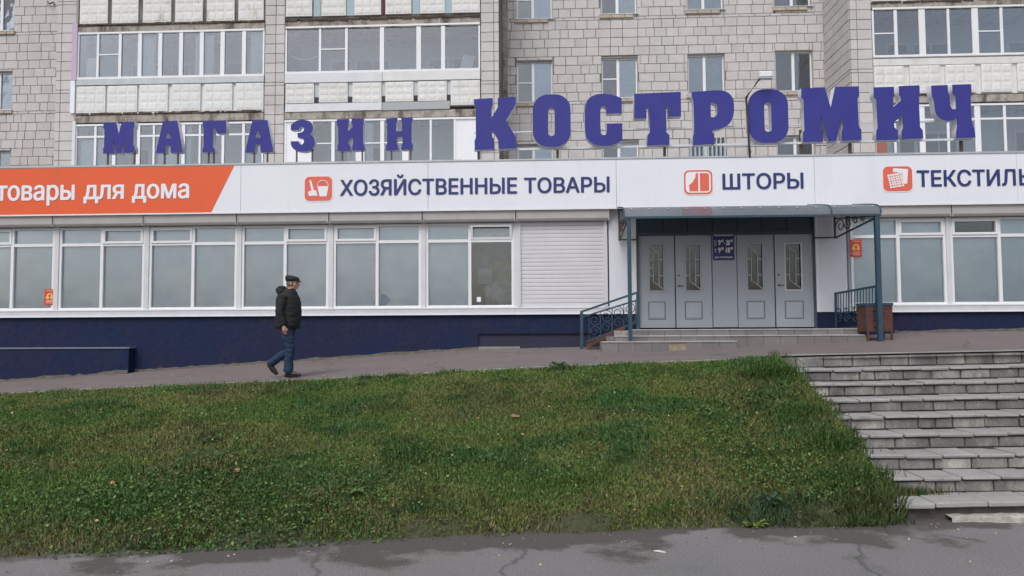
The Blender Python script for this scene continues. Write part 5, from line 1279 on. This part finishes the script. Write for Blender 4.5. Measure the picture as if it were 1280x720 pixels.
# coarse taller clumps
def clump(cx, cv, r, n, hmin, hmax, col, w=(.008,.016), lean=.6):
    x = cx+rng.normal(0, r, n); v = np.clip(cv+rng.normal(0, r/6., n), 0, .985 if cv < .97 else 1.02); x = np.minimum(x, xr(v)+.02+rng.uniform(0,.10,n))
    return x, v, rng.uniform(hmin, hmax, n), rng.uniform(w[0], w[1], n), np.array(col)*rng.uniform(.65, 1.35, (n, 1)), 
acc = []
rc = random.Random(4)
# named places, surveyed: (photo pixel x, y, radius, blades, height range, colour)
def at_bank(px, py):
    best = None
    for k in range(61):
        v = k/60
        lo_x = P(px, py, 9).x
        yy = 9
        for _ in range(4): xx = P(px, py, yy).x; yy = ytop(xx)+(ybot(xx)-ytop(xx))*v
        q = P(px, py, yy); e_ = abs(q.z-zbank(min(q.x, 3.55), v))
        if best is None or e_ < best[0]: best = (e_, q.x, v)
    return best[1], best[2]
spots = [(700,463,.10,160,.07,.14,(.045,.095,.028)),(512,570,.22,420,.06,.13,(.035,.095,.028)),(800,580,.24,300,.05,.10,(.062,.135,.055)),(440,510,.22,300,.05,.11,(.04,.095,.04)),(950,470,.16,420,.08,.18,(.05,.10,.022)),(975,470,.14,380,.08,.16,(.05,.10,.02)),
 (1000,520,.18,420,.07,.15,(.05,.115,.02)),(1040,560,.18,420,.07,.16,(.05,.105,.02)),(1070,600,.18,460,.08,.18,(.055,.10,.025)),(1090,640,.20,560,.09,.2,(.075,.105,.035)),(1050,650,.22,520,.08,.18,(.07,.10,.035)),(1000,648,.22,420,.07,.15,(.065,.10,.04)),
 (965,640,.18,420,.07,.15,(.04,.085,.045)),(900,640,.25,260,.05,.11,(.08,.10,.04)),(330,640,.5,900,.05,.12,(.045,.10,.035)),(250,600,.5,800,.05,.12,(.05,.11,.025)),(180,650,.5,700,.05,.11,(.055,.105,.03)),(620,655,.4,350,.05,.10,(.10,.10,.045)),(730,640,.35,300,.05,.11,(.12,.105,.05)),(60,560,.5,500,.05,.1,(.05,.11,.02)),(930,500,.4,400,.05,.1,(.05,.11,.02)),(880,560,.5,500,.05,.1,(.05,.105,.022))]
for (px, py, r, n_, h0, h1_, col_) in spots:
    cx, cv = at_bank(px, py); acc.append(clump(cx, cv, r, n_, h0, h1_, col_))
for _ in range(150):
    px, py = rc.uniform(0, 1000), rc.uniform(490, 680); cx, cv = rc.uniform(-9, 3.5), rc.random()*.97
    col_ = rc.choice([(.05,.105,.022),(.075,.12,.03),(.035,.085,.03),(.10,.115,.04)]); acc.append(clump(cx, cv, rc.uniform(.05,.16), rc.randrange(50, 150), .045, .10, col_, (.005,.011)))
X_, V_, H_, W_, C_ = [np.concatenate([q[i] for q in acc]) for i in range(5)]
blades('tall_grass', X_, V_, H_, W_, C_, .75)
# grass creeping over the left ends of the steps
xx, yy, zz = [], [], []
for i in range(9):
    n_ = [60,90,90,90,100,100,120,130,620][i]
    for _ in range(n_):
        e_ = abs(rc.gauss(0, .10 if i < 7 else .30)); X0 = 3.26+.03*i+e_*(1 if i < 7 else .5 if i == 7 else .9); xx.append(X0); yv = 11.0-.4*i+rc.uniform(.30,.42) if i == 8 else 11.0-.4*i+rc.uniform(.02,.42); yy.append(yv); zz.append(EZ-.395-.166*i+lift(X0))
xx, yy, zz = map(np.array, (xx, yy, zz)); n_ = len(xx); cc = np.where(rng.random((n_,1)) < .35, np.array([[.15,.12,.06]]), np.array([[.055,.095,.028]]))*rng.uniform(.7, 1.3, (n_,1))
blades('grass', xx, None, rng.uniform(.03,.12, n_), rng.uniform(.005,.011, n_), cc, .6, yy=yy, zz=zz)
# broad leaves: clover, plantain and dandelion leaves lying between the blades
def leaves(name, x, v, size, colr, lift_=.02, yy=None, zz=None, flatm=.35):
    n = len(x)
    if yy is None: y, z = bank_xyz(x, v)
    else: y, z = yy, zz
    a = rng.uniform(0, 2*np.pi, n); pt = rng.normal(0, flatm, n)+.25; u = np.stack([np.cos(a)*np.cos(pt), np.sin(a)*np.cos(pt), np.sin(pt)], 1); w = np.stack([-np.sin(a), np.cos(a), rng.normal(0, .35, n)], 1)
    o = np.stack([x, y, z+lift_*rng.uniform(.3, 1.6, n)], 1); s = size[:,None]
    V = np.stack([o, o+u*s*.35+w*s*.28, o+u*s*.75+w*s*.24, o+u*s, o+u*s*.75-w*s*.24, o+u*s*.35-w*s*.28], 1); V[:,3,2] -= size*.12
    F_ = ((np.arange(n)*6)[:,None]+np.array([0,1,2,3, 0,3,4,5])[None,:]).reshape(-1); me = bpy.data.meshes.new(name); me.vertices.add(n*6); me.vertices.foreach_set('co', V.reshape(-1)); me.loops.add(len(F_)); me.loops.foreach_set('vertex_index', F_.astype(np.int32)); me.polygons.add(n*2); me.polygons.foreach_set('loop_start', np.arange(n*2)*4); me.update(calc_edges=True)
    ca = me.color_attributes.new('tint', 'FLOAT_COLOR', 'POINT'); C4 = np.ones((n, 6, 4)); C4[:,:,:3] = colr[:,None,:]; ca.data.foreach_set('color', C4.reshape(-1)); o = new_obj(name, me, None, M_grass); o['kind'] = 'stuff'; return o
n = 70000; x = rng.uniform(-13, 3.5, n); v = rng.random(n)*.97; y_, _ = bank_xyz(x, v); w_ = fbm(x+50, y_*1.5, .9, 60); k_ = rng.random(n) < np.clip((w_-.38)*3.5+.25*v, .08, 1); x, v = x[k_], v[k_]; n = len(x)
cc = np.array([[.068,.140,.032]])*rng.uniform(.6, 1.35, (n,1)); q_ = rng.random(n) < .06; cc[q_] = np.array([.17,.22,.08]); q_ = rng.random(n) < .02; cc[q_] = np.array([.36,.36,.22])
leaves('clover_leaves', x, v, rng.uniform(.014,.034, n), cc, .035)
lx, lv = [], []
for (px, py, rr0, nn) in ((120,640,.5,900),(230,615,.6,1500),(330,650,.6,1500),(270,670,.5,900),(420,660,.5,600),(980,600,.35,900),(930,560,.4,700),(1040,620,.25,600),(900,520,.4,600),(960,500,.25,400),(560,580,.6,500),(450,600,.5,500),(700,600,.6,500),(300,560,.5,400)):
    cx, cv = at_bank(px, py); lx.append(rng.normal(cx, rr0, nn)); lv.append(rng.normal(cv, rr0/7, nn))
x, v = np.concatenate(lx), np.clip(np.concatenate(lv), .01, .985); k_ = x < xr(v)-.02; x, v = x[k_], v[k_]; n = len(x)
cc = np.array([[.062,.125,.030]])*rng.uniform(.4, 1.5, (n,1)); q_ = rng.random(n) < .08; cc[q_] = np.array([.17,.22,.075]); leaves('broad_leaved_weeds', x, v, rng.uniform(.018,.045, n), cc, .07, flatm=.6)
n = 420; x = rng.uniform(-13, 3.5, n); v = rng.random(n)*1.0; cc = np.array([[.36,.24,.11]])*rng.uniform(.5, 1.3, (n,1)); q_ = rng.random(n) < .4; cc[q_] = np.array([.30,.28,.12]); leaves('fallen_leaves', x, v, rng.uniform(.02,.045, n), cc, .06)
# litter of small leaves on road and pavement
n = 260; x = rng.uniform(-9, 9, n); yy = np.where(rng.random(n) < .75, np.interp(x, Xb, Yb)-np.abs(rng.normal(0, .35, n)), rng.uniform(5.5, 7.5, n)); cc = np.array([[.36,.30,.20]])*rng.uniform(.4, 1.5, (n,1))
leaves('fallen_leaves', x, None, rng.uniform(.012,.035, n), cc, .006, yy=yy, zz=np.full(n, .004), flatm=.12)
n = 90; x = rng.uniform(-9, 8, n); yy = np.array([ytop(float(q))+rng.uniform(.1, 4) for q in x]); zz = np.array([zpav(float(p), float(q)) for p, q in zip(x, yy)])+.004; cc = np.array([[.38,.34,.28]])*rng.uniform(.4, 1.6, (n,1)); leaves('fallen_leaves', x, None, rng.uniform(.012,.03, n), cc, .004, yy=yy, zz=zz, flatm=.1)
# single things one can point to
def weed(px, py, label, col_, n=16, s=.11, r=.05):
    cx, cv = at_bank(px, py); yv = ytop(cx)+(ybot(cx)-ytop(cx))*cv; zv = zbank(min(cx,3.55), cv); w = root('weed', (cx, yv, zv+.01), label, 'plant')
    m_ = mat('weed_leaf', col_, .55, tuple(q*1.5 for q in col_), 30); rr = random.Random(int(px))
    for k in range(n):
        a = 2*math.pi*k/n+rr.uniform(-.3,.3); L_ = s*rr.uniform(.6, 1.2); up = rr.uniform(.25,.9); mb = MB(); d = Vector((math.cos(a), math.sin(a), 0)); q = Vector((-d.y, d.x, 0)); Z = Vector((0,0,1))
        p0 = d*.005; p1 = d*L_*.4+Z*L_*up*.55; p2 = d*L_*.8+Z*L_*up*.75; p3 = d*L_*1.1+Z*L_*up*.55; wd = L_*.20
        mb.poly([p0, p1+q*wd, p2+q*wd*.9, p3, p2-q*wd*.9, p1-q*wd]); mb.build('leaf', m_, w)
    return w
weed(944, 661, 'bright yellow green weed at the foot of the bank left of the stairs', (.12,.17,.035), 18, .11)
weed(443, 622, 'broad leaved green weed among the coarse grass low on the left of the bank', (.07,.14,.04), 12, .12)
weed(700, 458, 'dark leafy weed poking up on the top edge of the bank near the handrail', (.03,.07,.02), 18, .12)
weed(962, 632, 'grey green leafy weed near the right foot of the bank', (.05,.095,.055), 22, .14)
def litter(px, py, label, name, w, d, h, m_, rot, onbank=False):
    if onbank: cx, cv = at_bank(px, py); p = Vector((cx, ytop(cx)+(ybot(cx)-ytop(cx))*cv, zbank(cx, cv)+.05))
    else: p = P(px, py, Z=.0); p.z = .004
    r = MB(); n_ = 7; r_ = random.Random(int(px)); V0 = [(w/2*math.cos(2*math.pi*k/n_)*r_.uniform(.75,1.1), d/2*math.sin(2*math.pi*k/n_)*r_.uniform(.75,1.1), 0) for k in range(n_)]; top = [(a*.85, b_*.85, h*r_.uniform(.6, 1.1)) for a, b_, _ in V0]
    r.v = V0+top
    for k in range(n_): r.f.append((k, (k+1) % n_, n_+(k+1) % n_, n_+k)); r.mi.append(0)
    r.f.append(tuple(range(n_, 2*n_))); r.mi.append(0); r.f.append(tuple(reversed(range(n_)))); r.mi.append(0)
    o = r.build(name, m_, None, loc=p); o.rotation_euler = (0, .1, rot); tag(o, label, name.replace('_', ' ')); return o
M_lit = mat('pale_litter', (.62,.60,.56), .8); M_bl = mat('brown_dead_leaf', (.30,.16,.09), .8, (.42,.24,.13), 20)
litter(825, 690.5, 'thin white stick of litter lying on the road near the foot of the bank', 'litter', .125, .018, .012, M_lit, -.08)
litter(994, 672, 'white scrap of paper on the damp edge of the road left of the stairs', 'paper_scrap', .035, .025, .01, M_lit, .3)
litter(645, 525, 'large reddish brown dead leaf on the bare patch in the middle of the bank', 'dead_leaf', .13, .08, .03, M_bl, .4, True)
litter(296, 593, 'brown dead leaf lying in the grass on the left half of the bank', 'dead_leaf', .10, .06, .03, M_bl, .1, True)
litter(1073, 616, 'tan dead leaf on the grass beside the lower steps', 'dead_leaf', .10, .07, .03, M_bl, 1.1, True)
litter(141, 609, 'small orange dead leaf at the left of the bank', 'dead_leaf', .06, .05, .03, mat('orange_dead_leaf', (.55,.30,.13), .8), .6, True)
# kerb stones showing through the turf along the pavement edge
kr = root('kerb', (0, 11.6, EZ-.6), 'pale half buried kerb along the pavement edge at the top of the grassy bank', 'kerb')
x = -14.
while x < 3.3:
    x2 = x+1.0; y0_, y1_ = ytop(x)+.16, ytop(x2)+.16; z0_, z1_ = zpav(x, y0_+.1), zpav(x2, y1_+.1); m = MB()
    m.v = [(x+.01,y0_,z0_-.2),(x2-.01,y1_,z1_-.2),(x2-.01,y1_+.1,z1_-.2),(x+.01,y0_+.1,z0_-.2),(x+.01,y0_,z0_+.022),(x2-.01,y1_,z1_+.022),(x2-.01,y1_+.1,z1_+.022),(x+.01,y0_+.1,z0_+.022)]
    m.f = [(0,3,2,1),(4,5,6,7),(0,1,5,4),(1,2,6,5),(2,3,7,6),(3,0,4,7)]; m.mi = [0]*6; m.build('kerb_stone', M_strip, kr, bevel=.008); x = x2
settle(kr)
